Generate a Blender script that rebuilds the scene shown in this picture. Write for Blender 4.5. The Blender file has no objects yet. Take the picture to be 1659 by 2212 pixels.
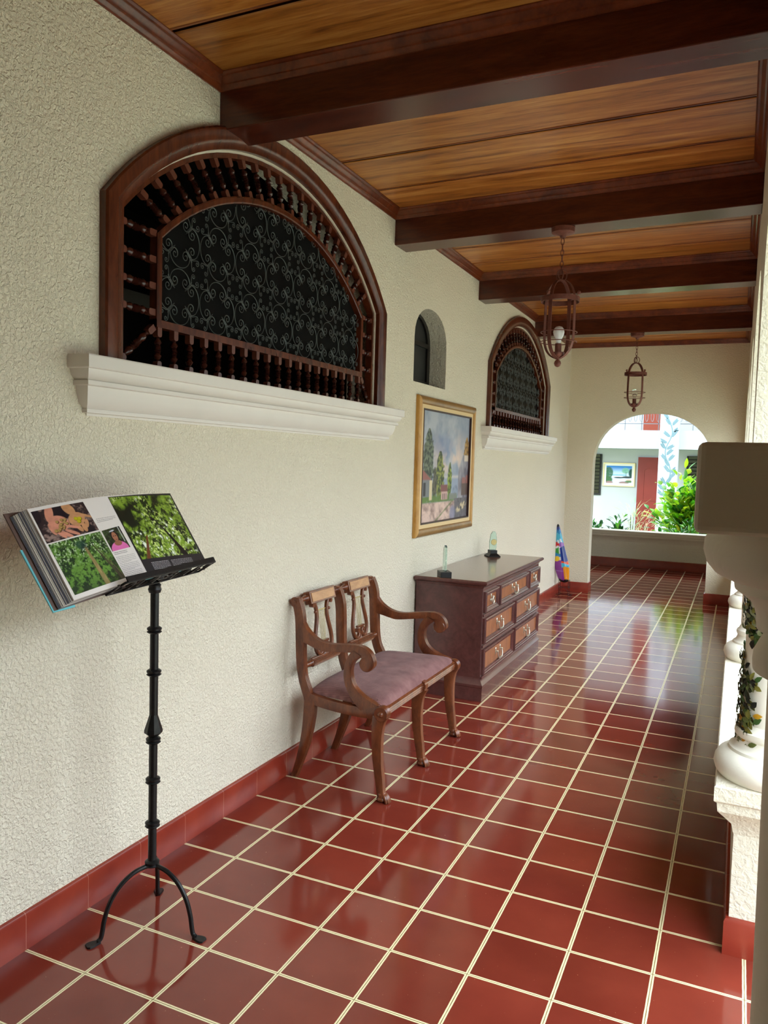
EXPO = 0.9
import bpy, math, random
import numpy as np
from mathutils import Vector, Matrix
from mathutils.geometry import delaunay_2d_cdt
random.seed(7)
SC = bpy.context.scene
COL = SC.collection
PI = math.pi

# ------------------------------------------------------------------ helpers
def lin(r, g, b):
    f = lambda c: (c/255/12.92) if c/255 <= .04045 else ((c/255+.055)/1.055)**2.4
    return (f(r), f(g), f(b), 1)

class MB:
    """collects shapes of one part; build() links them as one mesh object"""
    def __init__(s, world=True): s.v = []; s.f = []; s.c = []; s.world = world
    def add(s, vs, fs, col=None):
        n = len(s.v); s.v += [tuple(p) for p in vs]; s.f += [tuple(n+i for i in f) for f in fs]
        if col is not None:
            if len(s.c) < n: s.c += [(1, 1, 1, 1)]*(n-len(s.c))
            s.c += [col]*len(vs)
        return s
    def box(s, x0, x1, y0, y1, z0, z1, M=None):
        vs = [Vector((x, y, z)) for x in (x0, x1) for y in (y0, y1) for z in (z0, z1)]
        if M is not None: vs = [M @ p for p in vs]
        return s.add(vs, [(0, 1, 3, 2), (4, 6, 7, 5), (0, 4, 5, 1), (2, 3, 7, 6), (0, 2, 6, 4), (1, 5, 7, 3)])
    def grid(s, rows, close_u=False, close_v=False, caps=False, col=None):
        """rows: list of equal length lists of points"""
        n = len(rows[0]); m = len(rows); vs = [p for r in rows for p in r]; fs = []
        for i in range(m if close_v else m-1):
            for j in range(n if close_u else n-1):
                a = i*n+j; b = i*n+(j+1) % n; c = ((i+1) % m)*n+(j+1) % n; d = ((i+1) % m)*n+j
                fs.append((a, b, c, d))
        if caps:
            fs.append(tuple(range(n))[::-1]); fs.append(tuple((m-1)*n+j for j in range(n)))
        return s.add(vs, fs, col)
    def lathe(s, prof, c=(0, 0, 0), axis=(0, 0, 1), n=24, M=None):
        """prof: [(distance along axis, radius)]"""
        ax = Vector(axis).normalized(); a = ax.orthogonal().normalized(); b = ax.cross(a)
        rows = [[Vector(c)+ax*t+(a*math.cos(k*2*PI/n)+b*math.sin(k*2*PI/n))*max(r, 1e-4) for k in range(n)] for t, r in prof]
        if M is not None: rows = [[M @ p for p in r] for r in rows]
        return s.grid(rows, close_u=True, caps=True)
    def tube(s, pts, r, n=8, closed=False, flat=None):
        """round bar along pts; r number or list; flat=(w,h) makes a strap"""
        P = [Vector(p) for p in pts]; m = len(P); rows = []; up = None
        for i, p in enumerate(P):
            if closed: t = P[(i+1) % m]-P[i-1]
            else: t = P[min(i+1, m-1)]-P[max(i-1, 0)]
            t = t.normalized() if t.length > 1e-9 else Vector((0, 0, 1))
            if up is None: up = t.orthogonal().normalized()
            up = (up-t*up.dot(t)); up = up.normalized() if up.length > 1e-6 else t.orthogonal().normalized()
            sd = t.cross(up); rr = r[i] if isinstance(r, (list, tuple)) else r
            rows.append([p+(up*math.cos(k*2*PI/n)+sd*math.sin(k*2*PI/n))*rr for k in range(n)])
        return s.grid(rows, close_u=True, close_v=closed, caps=not closed)
    def strap(s, pts, w, t, side, closed=False):
        """flat bar: width w along fixed vector side (or list), thickness t"""
        P = [Vector(p) for p in pts]; m = len(P); rows = []
        for i, p in enumerate(P):
            tg = (P[(i+1) % m]-P[i-1]) if closed else (P[min(i+1, m-1)]-P[max(i-1, 0)])
            tg.normalize(); sd = Vector(side[i] if isinstance(side, list) else side).normalized(); nn = tg.cross(sd).normalized()
            rows.append([p+sd*w/2+nn*t/2, p-sd*w/2+nn*t/2, p-sd*w/2-nn*t/2, p+sd*w/2-nn*t/2])
        return s.grid(rows, close_u=True, close_v=closed, caps=not closed)
    def ball(s, c, r, n=16, sc=(1, 1, 1)):
        c = Vector(c); rows = []
        for i in range(n//2+1):
            th = PI*i/(n//2); rr = max(math.sin(th), 1e-3)
            rows.append([c+Vector((r*sc[0]*rr*math.cos(k*2*PI/n), r*sc[1]*rr*math.sin(k*2*PI/n), r*sc[2]*math.cos(th))) for k in range(n)])
        return s.grid(rows, close_u=True, caps=True)
    def mould(s, x0, x1, y0, y1, prof, open_side=None):
        """profile [(projection, z)] swept round a rectangle with mitred corners. open_side 'x0': three sides only"""
        rows = []
        for p, z in prof:
            if open_side == 'x0': rows.append([(x0, y0-p, z), (x1+p, y0-p, z), (x1+p, y1+p, z), (x0, y1+p, z)])
            else: rows.append([(x0-p, y0-p, z), (x1+p, y0-p, z), (x1+p, y1+p, z), (x0-p, y1+p, z)])
        return s.grid(rows, close_u=True, caps=True)
    def plate(s, outer, holes, O, U, V, depth):
        """flat panel with holes: outline in (u,v), placed O+u*U+v*V, thickness depth along U x V"""
        O = Vector(O); U = Vector(U); V = Vector(V); N = U.cross(V).normalized()*depth
        loops = [outer]+holes; vc = []; ed = []
        for l in loops:
            n = len(vc); vc += [Vector(p) for p in l]; ed += [(n+i, n+(i+1) % len(l)) for i in range(len(l))]
        ov, oe, of, *_ = delaunay_2d_cdt(vc, ed, [], 0, 1e-6)
        def inside(p, poly):
            c = False; j = len(poly)-1
            for i in range(len(poly)):
                a = poly[i]; b = poly[j]
                if (a[1] > p[1]) != (b[1] > p[1]) and p[0] < (b[0]-a[0])*(p[1]-a[1])/(b[1]-a[1])+a[0]: c = not c
                j = i
            return c
        fs = []
        for f in of:
            g = sum((ov[i] for i in f), Vector((0, 0)))/len(f)
            if inside(g, outer) and not any(inside(g, h) for h in holes): fs.append(tuple(f))
        fr = [O+U*p[0]+V*p[1] for p in ov]
        s.add(fr, fs); s.add([p+N for p in fr], [f[::-1] for f in fs])
        for l in loops:
            a = [O+U*p[0]+V*p[1] for p in l]; n = len(l)
            s.add(a+[p+N for p in a], [(i, (i+1) % n, n+(i+1) % n, n+i) for i in range(n)])
        return s
    def build(s, name, mat, parent=None, smooth=None, bevel=0, segs=2, weld=True):
        me = bpy.data.meshes.new(name); me.from_pydata([tuple(p) for p in s.v], [], s.f)
        if s.c:
            if len(s.c) < len(s.v): s.c += [(1, 1, 1, 1)]*(len(s.v)-len(s.c))
            at = me.color_attributes.new('Col', 'FLOAT_COLOR', 'POINT')
            at.data.foreach_set('color', np.array(s.c, dtype=np.float32).ravel())
        import bmesh
        bm = bmesh.new(); bm.from_mesh(me)
        if weld and not s.c: bmesh.ops.remove_doubles(bm, verts=bm.verts, dist=1e-6)
        bmesh.ops.recalc_face_normals(bm, faces=bm.faces); bm.to_mesh(me); bm.free()
        for m in (mat if isinstance(mat, list) else [mat]): me.materials.append(m)
        o = bpy.data.objects.new(name, me); COL.objects.link(o)
        if parent is not None:
            o.parent = parent
            if parent.type == 'EMPTY' and s.world: o.location = -parent.location
        if smooth:
            me.polygons.foreach_set('use_smooth', [True]*len(me.polygons))
            me.set_sharp_from_angle(angle=math.radians(smooth))
        if bevel:
            b = o.modifiers.new('bevel', 'BEVEL'); b.width = bevel; b.segments = segs; b.limit_method = 'ANGLE'; b.angle_limit = math.radians(40)
        return o

def thing(name, label, cat, loc=(0, 0, 0), group=None, rz=0):
    o = bpy.data.objects.new(name, None); COL.objects.link(o)
    o.location = loc; o.rotation_euler = (0, 0, rz); o.empty_display_size = .1
    o['label'] = label; o['category'] = cat
    if group: o['group'] = group
    return o
def tag(o, label, cat, group=None, kind=None):
    o['label'] = label; o['category'] = cat
    if group: o['group'] = group
    if kind: o['kind'] = kind
    return o
def struct(o, label=None):
    o['kind'] = 'structure'
    if label: o['label'] = label
    return o
def dup(o, parent=None):
    c = o.copy(); COL.objects.link(c)
    if parent is not None: c.parent = parent
    for ch in list(o.children): dup(ch, c)
    return c
def cr(pts, n):
    """Catmull-Rom resample to n points"""
    P = [np.array(p, float) for p in pts]; m = len(P)-1; out = []
    for k in range(n):
        t = k/(n-1)*m; i = min(int(t), m-1); f = t-i
        p0 = P[i-1] if i > 0 else 2*P[0]-P[1]; p1 = P[i]; p2 = P[i+1]; p3 = P[i+2] if i+2 <= m else 2*P[m]-P[m-1]
        out.append(.5*((2*p1)+(-p0+p2)*f+(2*p0-5*p1+4*p2-p3)*f*f+(-p0+3*p1-3*p2+p3)*f**3))
    return out

# ------------------------------------------------------------------ materials
class NT:
    def __init__(s, name):
        s.m = bpy.data.materials.new(name); s.m.use_nodes = True; s.n = s.m.node_tree.nodes; s.l = s.m.node_tree.links
        s.b = s.n['Principled BSDF']; s.out = s.n['Material Output']
    def node(s, t, **k):
        n = s.n.new(t)
        for a, b in k.items(): setattr(n, a, b)
        return n
    def inp(s, n, k, v):
        if hasattr(v, 'is_linked') or hasattr(v, 'links'): s.l.new(v, n.inputs[k])
        else: n.inputs[k].default_value = v
    def math(s, op, a, b=0.0, c=0.0):
        n = s.node('ShaderNodeMath', operation=op); s.inp(n, 0, a); s.inp(n, 1, b); s.inp(n, 2, c); return n.outputs[0]
    def mix(s, fac, a, b, mode='MIX'):
        n = s.node('ShaderNodeMix', data_type='RGBA', blend_type=mode); s.inp(n, 0, fac); s.inp(n, 6, a); s.inp(n, 7, b); return n.outputs[2]
    def pos(s, scale=(1, 1, 1)):
        tc = s.node('ShaderNodeTexCoord'); mp = s.node('ShaderNodeMapping'); mp.inputs['Scale'].default_value = scale
        s.l.new(tc.outputs['Object'], mp.inputs[0]); return mp.outputs[0]
    def noise(s, vec, scale, detail=3, rough=.5, dist=0):
        n = s.node('ShaderNodeTexNoise'); s.l.new(vec, n.inputs['Vector']); n.inputs['Scale'].default_value = scale
        n.inputs['Detail'].default_value = detail; n.inputs['Roughness'].default_value = rough; n.inputs['Distortion'].default_value = dist
        return n.outputs['Fac']
    def ramp(s, fac, stops):
        n = s.node('ShaderNodeValToRGB'); s.l.new(fac, n.inputs[0]); e = n.color_ramp.elements
        while len(e) < len(stops): e.new(.5)
        for x, (p, c) in zip(e, stops): x.position = p; x.color = c
        return n.outputs[0]
    def bump(s, h, strength, dist):
        n = s.node('ShaderNodeBump'); s.l.new(h, n.inputs['Height']); n.inputs['Strength'].default_value = strength
        n.inputs['Distance'].default_value = dist; s.l.new(n.outputs[0], s.b.inputs['Normal'])
    def set(s, **k):
        names = dict(color='Base Color', rough='Roughness', metal='Metallic', spec='Specular IOR Level', coat='Coat Weight', coatr='Coat Roughness', trans='Transmission Weight', ior='IOR', sheen='Sheen Weight', em='Emission Color', ems='Emission Strength')
        for a, v in k.items(): s.inp(s.b, names[a], v)
        return s.m

def simple(name, c, rough=.6, metal=0, spec=.5, var=0, scale=20, bump=0, coat=0):
    t = NT(name); t.set(rough=rough, metal=metal, spec=spec, coat=coat)
    if var or bump:
        v = t.pos(); f = t.noise(v, scale, 4)
        d = tuple(x*(1-var) for x in c[:3])+(1,); e = tuple(min(1, x*(1+var)) for x in c[:3])+(1,)
        t.set(color=t.ramp(f, [(.3, d), (.7, e)]))
        if bump: t.bump(f, bump, .01)
    else: t.set(color=c)
    return t.m

def plaster(name, c, scale=75, strength=.55, dist=.004, big=.06):
    t = NT(name); v = t.pos()
    worm = t.noise(v, scale, 2.5, .55, .6); w2 = t.noise(v, scale*2.6, 2, .5)
    h = t.math('ADD', t.ramp(worm, [(.38, (0, 0, 0, 1)), (.62, (1, 1, 1, 1))]), t.math('MULTIPLY', w2, .35))
    t.bump(h, strength, dist)
    f = t.noise(v, 1.3, 4)
    d = tuple(x*(1-big) for x in c[:3])+(1,)
    t.set(color=t.ramp(f, [(.35, d), (.65, c)]), rough=.85, spec=.25)
    return t.m

def wood(name, c1, c2, c3=None, stretch=(1, 9, 9), scale=3.0, rough=.35, spec=.5, coat=0, bump=.05, attr=False):
    t = NT(name); v = t.pos(stretch)
    a = t.noise(v, scale, 6, .62, .8); b = t.noise(v, scale*7, 4, .6)
    f = t.math('ADD', t.math('MULTIPLY', a, .72), t.math('MULTIPLY', b, .28))
    st = [(.36, c1), (.62, c2)] if c3 is None else [(.34, c1), (.5, c2), (.64, c3)]
    col = t.ramp(f, st)
    if attr:
        at = t.node('ShaderNodeVertexColor', layer_name='Col'); col = t.mix(1.0, col, at.outputs[0], 'MULTIPLY')
    t.set(color=col, rough=rough, spec=spec, coat=coat); t.b.inputs['Coat Roughness'].default_value = .2
    if bump: t.bump(f, bump, .01)
    return t.m

def vcol(name, rough=.6, spec=.4, trans=False, coat=0):
    t = NT(name); at = t.node('ShaderNodeVertexColor', layer_name='Col'); t.set(color=at.outputs[0], rough=rough, spec=spec, coat=coat)
    if trans:
        tr = t.node('ShaderNodeBsdfTranslucent'); t.l.new(at.outputs[0], tr.inputs[0]); mx = t.node('ShaderNodeMixShader'); mx.inputs[0].default_value = .35
        t.l.new(t.b.outputs[0], mx.inputs[1]); t.l.new(tr.outputs[0], mx.inputs[2]); t.l.new(mx.outputs[0], t.out.inputs[0])
    return t.m

def tiles(name):
    t = NT(name); tc = t.node('ShaderNodeTexCoord'); sp = t.node('ShaderNodeSeparateXYZ'); t.l.new(tc.outputs['Object'], sp.inputs[0])
    def line(ch, off=0.0):
        w = t.math('MULTIPLY', ch, 4.0); fr = t.math('FRACT', t.math('ADD', w, .5)); return t.math('MULTIPLY', t.math('ABSOLUTE', t.math('SUBTRACT', fr, .5)), .25)
    wob = t.math('MULTIPLY', t.math('SUBTRACT', t.noise(tc.outputs['Object'], 30, 2), .5), .0016)
    dx = t.math('ADD', line(sp.outputs[0]), wob); dy = t.math('ADD', line(sp.outputs[1]), wob); d = t.math('MINIMUM', dx, dy)
    stripe = t.math('LESS_THAN', d, .0058); joint = t.math('LESS_THAN', d, .0011)
    cell = t.node('ShaderNodeCombineXYZ'); t.l.new(t.math('FLOOR', t.math('MULTIPLY', sp.outputs[0], 4)), cell.inputs[0]); t.l.new(t.math('FLOOR', t.math('MULTIPLY', sp.outputs[1], 4)), cell.inputs[1])
    wn = t.node('ShaderNodeTexWhiteNoise'); t.l.new(cell.outputs[0], wn.inputs[0])
    n1 = t.noise(tc.outputs['Object'], 5, 4)
    base = t.ramp(t.math('ADD', t.math('MULTIPLY', wn.outputs[0], .35), t.math('MULTIPLY', n1, .65)), [(.25, lin(104, 38, 28)), (.75, lin(128, 52, 38))])
    speck = t.math('GREATER_THAN', t.noise(tc.outputs['Object'], 120, 1), .79)
    base = t.mix(t.math('MULTIPLY', speck, .5), base, lin(200, 150, 120))
    col = t.mix(stripe, base, lin(232, 218, 172)); col = t.mix(joint, col, lin(120, 100, 62))
    r = t.math('ADD', t.math('MULTIPLY', t.noise(tc.outputs['Object'], 3, 3), .09), t.math('MULTIPLY', stripe, .08))
    t.set(color=col, rough=t.math('ADD', r, .055), spec=.6)
    t.bump(t.math('SUBTRACT', t.math('MULTIPLY', t.noise(tc.outputs['Object'], 6, 2), .25), joint), .12, .002)
    return t.m

def skirting_mat(name):
    t = NT(name); tc = t.node('ShaderNodeTexCoord'); sp = t.node('ShaderNodeSeparateXYZ'); t.l.new(tc.outputs['Object'], sp.inputs[0])
    def ln(ch):
        fr = t.math('FRACT', t.math('ADD', t.math('MULTIPLY', ch, 4.0), .5)); return t.math('MULTIPLY', t.math('ABSOLUTE', t.math('SUBTRACT', fr, .5)), .25)
    j = t.math('LESS_THAN', t.math('MINIMUM', ln(sp.outputs[1]), 1.0), .0009)
    base = t.ramp(t.noise(tc.outputs['Object'], 6, 4), [(.3, lin(126, 42, 30)), (.7, lin(146, 54, 36))])
    t.set(color=t.mix(t.math('MULTIPLY', j, .6), base, lin(190, 130, 105)), rough=.22, spec=.5)
    return t.m

M = {}
M['wall'] = plaster('cream_rough_plaster', lin(240, 230, 208), 85, .75, .006, .03)
M['wall_far'] = plaster('cream_plaster', lin(230, 220, 194), 70, .5)
M['white'] = plaster('white_plaster', lin(224, 216, 196), 60, .45, .004)
M['coltrim'] = plaster('smooth_painted_plaster', lin(240, 234, 218), 25, .12, .004)
M['sill'] = simple('pale_painted_sill', lin(230, 222, 214), .5, var=.02, scale=6)
M['reveal'] = plaster('grey_unpainted_render', lin(196, 190, 172), 60, .8, .006)
M['tile'] = tiles('red_cement_tiles')
M['skirt'] = skirting_mat('red_skirting_tiles')
M['beam'] = wood('dark_mahogany', lin(58, 20, 12), lin(92, 40, 24), stretch=(1.2, 9, 9), rough=.24, scale=2.2, bump=.02)
M['crown'] = wood('mahogany_moulding', lin(78, 30, 14), lin(124, 58, 28), stretch=(3, 3, 3), rough=.3)
M['board'] = wood('golden_cedar_boards', lin(112, 58, 22), lin(180, 110, 46), lin(208, 146, 78), stretch=(.6, 8, 7), scale=2.6, rough=.3, attr=True, bump=.02)
M['frame'] = wood('red_brown_frame_wood', lin(62, 24, 12), lin(100, 46, 24), stretch=(4, 4, 1), rough=.27)
M['block'] = simple('spindle_block_wood', lin(100, 54, 40), .3, var=.15, scale=30)
M['spindle'] = wood('dark_turned_wood', lin(40, 16, 12), lin(74, 32, 22), stretch=(5, 5, 5), rough=.22)
M['iron'] = simple('grey_wrought_iron', lin(86, 92, 90), .45, .3)
M['black'] = simple('black_iron', lin(22, 20, 20), .35, .3, var=.2, scale=60)
M['castblack'] = simple('black_painted_iron', lin(34, 32, 32), .38, .5, var=.25, scale=80)
M['rust'] = simple('rust_brown_iron', lin(112, 62, 50), .6, .2, var=.25, scale=50)
M['bench'] = wood('walnut_bench', lin(84, 40, 22), lin(128, 70, 38), stretch=(5, 5, 2), scale=4, rough=.3, coat=.15)
M['benchlight'] = wood('satin_wood_panel', lin(160, 108, 66), lin(188, 134, 86), stretch=(6, 2, 6), scale=3, rough=.25)
M['brass'] = simple('old_brass', lin(180, 160, 110), .3, 1)
M['pewter'] = simple('antique_pewter', lin(206, 200, 184), .3, .85, var=.15, scale=90)
M['dresser'] = wood('dark_dresser_wood', lin(76, 44, 42), lin(98, 58, 54), stretch=(3, 3, 3), rough=.24, coat=.25, bump=.01)
M['dtop'] = wood('polished_dresser_top', lin(100, 68, 52), lin(122, 86, 68), stretch=(5, 1, 5), rough=.14, coat=.3, bump=0)
M['dpanel'] = wood('walnut_drawer_panel', lin(124, 70, 44), lin(164, 104, 66), stretch=(5, 5, 1.2), scale=6, rough=.3)
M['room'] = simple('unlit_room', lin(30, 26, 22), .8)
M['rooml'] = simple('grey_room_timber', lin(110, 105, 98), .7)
M['paper'] = simple('white_paper', lin(232, 222, 216), .5)
M['pageedge'] = vcol('fanned_page_edges', .7)
M['print'] = vcol('printed_picture', .35, .4)
M['canvas'] = vcol('painted_canvas', .5, .3)
M['maskpaint'] = vcol('glossy_painted_wood', .12, .5, coat=.5)
M['leaf'] = vcol('leaf', .4, .4, trans=True)
M['stem'] = simple('green_brown_stem', lin(96, 100, 50), .6)
M['gilt'] = wood('gilded_frame', lin(170, 116, 44), lin(206, 156, 78), stretch=(3, 3, 1), rough=.33)
M['giltd'] = wood('darker_gilded_frame', lin(124, 88, 44), lin(160, 120, 66), stretch=(3, 1, 3), rough=.33)  # darker tone of the gilt, for the top and bottom frame bars
M['linen'] = simple('linen_mount', lin(226, 196, 146), .7)
M['darkedge'] = simple('dark_frame_edge', lin(60, 34, 26), .5)
M['bulb'] = simple('white_glass_bulb', lin(235, 235, 235), .15)
M['ext'] = simple('white_painted_wall', lin(168, 173, 178), .8, var=.03, scale=1.5)
M['extwarm'] = simple('cream_exterior_wall', lin(172, 174, 172), .8, var=.03, scale=1.5)
M['reddoor'] = simple('red_painted_door', lin(126, 40, 28), .4, var=.05, scale=5)
M['louver'] = simple('dark_louvre_glass', lin(48, 46, 36), .3)
M['louverd'] = simple('black_window_gap', lin(14, 14, 12), .6)
M['grass'] = simple('garden_ground', lin(120, 130, 90), .9, var=.2, scale=2)
M['steel'] = simple('grey_rail_metal', lin(120, 124, 128), .4, .5)
tg = NT('green_edge_glass'); tg.set(color=lin(214, 240, 230), rough=.02, trans=.92, ior=1.3); M['glass'] = tg.m
tg = NT('clear_bulb_glass'); tg.set(color=lin(245, 245, 245), rough=.02, trans=.95, ior=1.15); M['clear'] = tg.m
tg = NT('smoked_window_glass'); tg.set(color=(.02, .02, .02, 1), rough=.04, trans=.5, ior=1.06); M['smoked'] = tg.m
M['cloth'] = None
def corduroy():
    t = NT('mauve_corduroy'); v = t.pos()
    sp = t.node('ShaderNodeSeparateXYZ'); t.l.new(v, sp.inputs[0])
    wv = t.math('SINE', t.math('MULTIPLY', t.math('ADD', sp.outputs[1], t.math('MULTIPLY', t.noise(v, 8, 2), .004)), 2*PI/.0065))
    f = t.noise(v, 14, 5, .6); col = t.ramp(f, [(.3, lin(122, 80, 78)), (.7, lin(156, 112, 108))])
    col = t.mix(t.math('MULTIPLY', t.math('ADD', wv, 1), .2), col, lin(76, 48, 48))
    t.set(color=col, rough=.85, spec=.2, sheen=.1); t.bump(wv, .4, .002); return t.m
M['cloth'] = corduroy()
# ------------------------------------------------------------------ camera (fitted to the tile grid)
f_px, yaw, pit, rol, cx, cy, cz = 1696.7666643118382, -0.42305281596577876, -0.06531609883059873, 0.028956872728762913, 1.907352447764176, -1.657009586137485, 1.5123955928767001
cyw, syw, cp, sp_ = math.cos(yaw), math.sin(yaw), math.cos(pit), math.sin(pit)
fw = Vector((syw*cp, cyw*cp, sp_)); ri = Vector((cyw, -syw, 0)); upv = ri.cross(fw)
r2 = ri*math.cos(rol)+upv*math.sin(rol); u2 = -ri*math.sin(rol)+upv*math.cos(rol)
cam = bpy.data.cameras.new('camera'); co = bpy.data.objects.new('camera', cam); COL.objects.link(co); SC.camera = co
cam.sensor_fit = 'VERTICAL'; cam.sensor_height = 36; cam.lens = f_px/2212*36; cam.clip_start = .05
Mx = Matrix(((r2.x, u2.x, -fw.x, cx), (r2.y, u2.y, -fw.y, cy), (r2.z, u2.z, -fw.z, cz), (0, 0, 0, 1))); co.matrix_world = Mx

FARY = 7.9; CZ = 2.965
# ------------------------------------------------------------------ window outlines (y, z)
WC, WZ = 1.397, 1.812
def arch_outline(c, half, z0, zs, apex, n=28):
    R = (half**2+(apex-zs)**2)/(2*(apex-zs)); zc = apex-R; a = math.asin(half/R)
    return [(c+half, z0)]+[(c+R*math.sin(a-2*a*i/n), zc+R*math.cos(a-2*a*i/n)) for i in range(n+1)]+[(c-half, z0)]
def arc_pts(c, half, zs, apex, n):
    R = (half**2+(apex-zs)**2)/(2*(apex-zs)); zc = apex-R; a = math.asin(half/R)
    return [(c+R*math.sin(-a+2*a*i/n), zc+R*math.cos(-a+2*a*i/n)) for i in range(n+1)]
DY2 = 4.25
niche = [(3.56, 2.02), (3.56, 2.30)]+[(3.265+.295*math.cos(PI*i/14), 2.30+.215*math.sin(PI*i/14)**.9) for i in range(1, 14)]+[(2.97, 2.30), (2.97, 2.02)]
op = lambda d: [(y+d, z) for y, z in arch_outline(WC, 1.045, WZ-.01, 2.345, 2.82)]
w = MB(); w.plate([(-4.2, -.15), (FARY+.2, -.15), (FARY+.2, 3.1), (-4.2, 3.1)], [op(0), op(DY2), niche], (-.2, 0, 0), (0, 1, 0), (0, 0, 1), .2)
struct(w.build('wall_left', M['wall']), 'cream stippled plaster wall with the arched windows')
# grey rendered lining of the little niche
n = MB(); ni = [(3.265+(y-3.265)*.985, 2.02+(z-2.02)*.992+.002) for y, z in niche]
for a, b in ((niche, ni),):
    rows = [[(x, y, z) for y, z in pts] for x, pts in ((-.003, [(3.265+(y-3.265)*.998, 2.0205+(z-2.02)*.998) for y, z in niche]), (-.14, [(3.265+(y-3.265)*.96, 2.024+(z-2.02)*.985) for y, z in niche]))]
    n.grid(rows, close_u=True)
    n.add([(-.14, p[1], p[2]) for p in rows[1]], [tuple(range(len(rows[1])))])
struct(n.build('trim_1', M['reveal']), 'grey rendered reveal of the small arched niche')
nw = thing('window_3', 'small dark arched window set back in the niche above the village painting', 'window', (-.13, 3.265, 2.03)); nw['kind'] = 'structure'
nin = [(3.265+(y-3.265)*.94, 2.035+(z-2.02)*.97) for y, z in niche]; nin2 = [(3.265+(y-3.265)*.78, 2.065+(z-2.02)*.86) for y, z in niche]
MB().plate(nin, [nin2], (-.135, 0, 0), (0, 1, 0), (0, 0, 1), .02).build('window_frame', M['black'], nw)
MB().plate(nin2, [], (-.133, 0, 0), (0, 1, 0), (0, 0, 1), .004).build('pane', M['louverd'], nw)
MB().box(-.13, -.112, 3.0, 3.53, 2.295, 2.325).build('crossbar', M['black'], nw)

# unlit rooms behind the two big windows
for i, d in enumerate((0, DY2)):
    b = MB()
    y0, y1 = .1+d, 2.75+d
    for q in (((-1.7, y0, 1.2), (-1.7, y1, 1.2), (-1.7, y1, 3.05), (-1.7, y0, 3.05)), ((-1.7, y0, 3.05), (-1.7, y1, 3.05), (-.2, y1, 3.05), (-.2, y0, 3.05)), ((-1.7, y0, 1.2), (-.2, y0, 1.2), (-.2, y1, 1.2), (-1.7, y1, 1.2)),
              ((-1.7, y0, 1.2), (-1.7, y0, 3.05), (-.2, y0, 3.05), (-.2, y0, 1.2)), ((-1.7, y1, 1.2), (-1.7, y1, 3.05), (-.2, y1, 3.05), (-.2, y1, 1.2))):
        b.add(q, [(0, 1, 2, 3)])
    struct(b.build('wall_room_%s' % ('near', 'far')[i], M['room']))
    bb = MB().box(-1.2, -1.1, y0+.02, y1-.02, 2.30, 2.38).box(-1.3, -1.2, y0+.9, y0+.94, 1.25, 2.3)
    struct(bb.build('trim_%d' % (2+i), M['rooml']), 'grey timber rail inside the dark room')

# ------------------------------------------------------------------ the two big arched windows
def turned(l):
    """turned spindle along local z, length l: square blocks at the ends, beads between"""
    m = MB(world=False); bl = .034; h = .0115
    for z0, z1 in ((-.003, bl), (l+.003, l-bl)):
        sg = 1 if z1 > z0 else -1
        rows = [[(x, y, z) for x, y, z in ((-h, -h*k, z), (h, -h*k, z), (h, h*k, z), (-h, h*k, z))] for z, k in ((z0, 1), (z1-sg*.007, 1), (z1-sg*.002, .8), (z1, .45))]
        m.grid(rows, close_u=True, caps=True)
    m.nb = len(m.f)
    p = []
    L = l-2*bl
    beads = [(.0, .006), (.03, .0085), (.06, .005), (.12, .0095), (.22, .0125), (.30, .0095), (.335, .006), (.36, .0105), (.40, .006), (.43, .0115), (.47, .0065), (.5, .012), (.53, .0065), (.57, .0115), (.6, .006), (.64, .0105), (.665, .006), (.70, .0095), (.78, .0125), (.88, .0095), (.94, .005), (.97, .0085), (1, .006)]
    pr = [(bl+t*L, r*1.22) for t, r in beads]
    m.lathe(pr, n=12)
    return m
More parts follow.
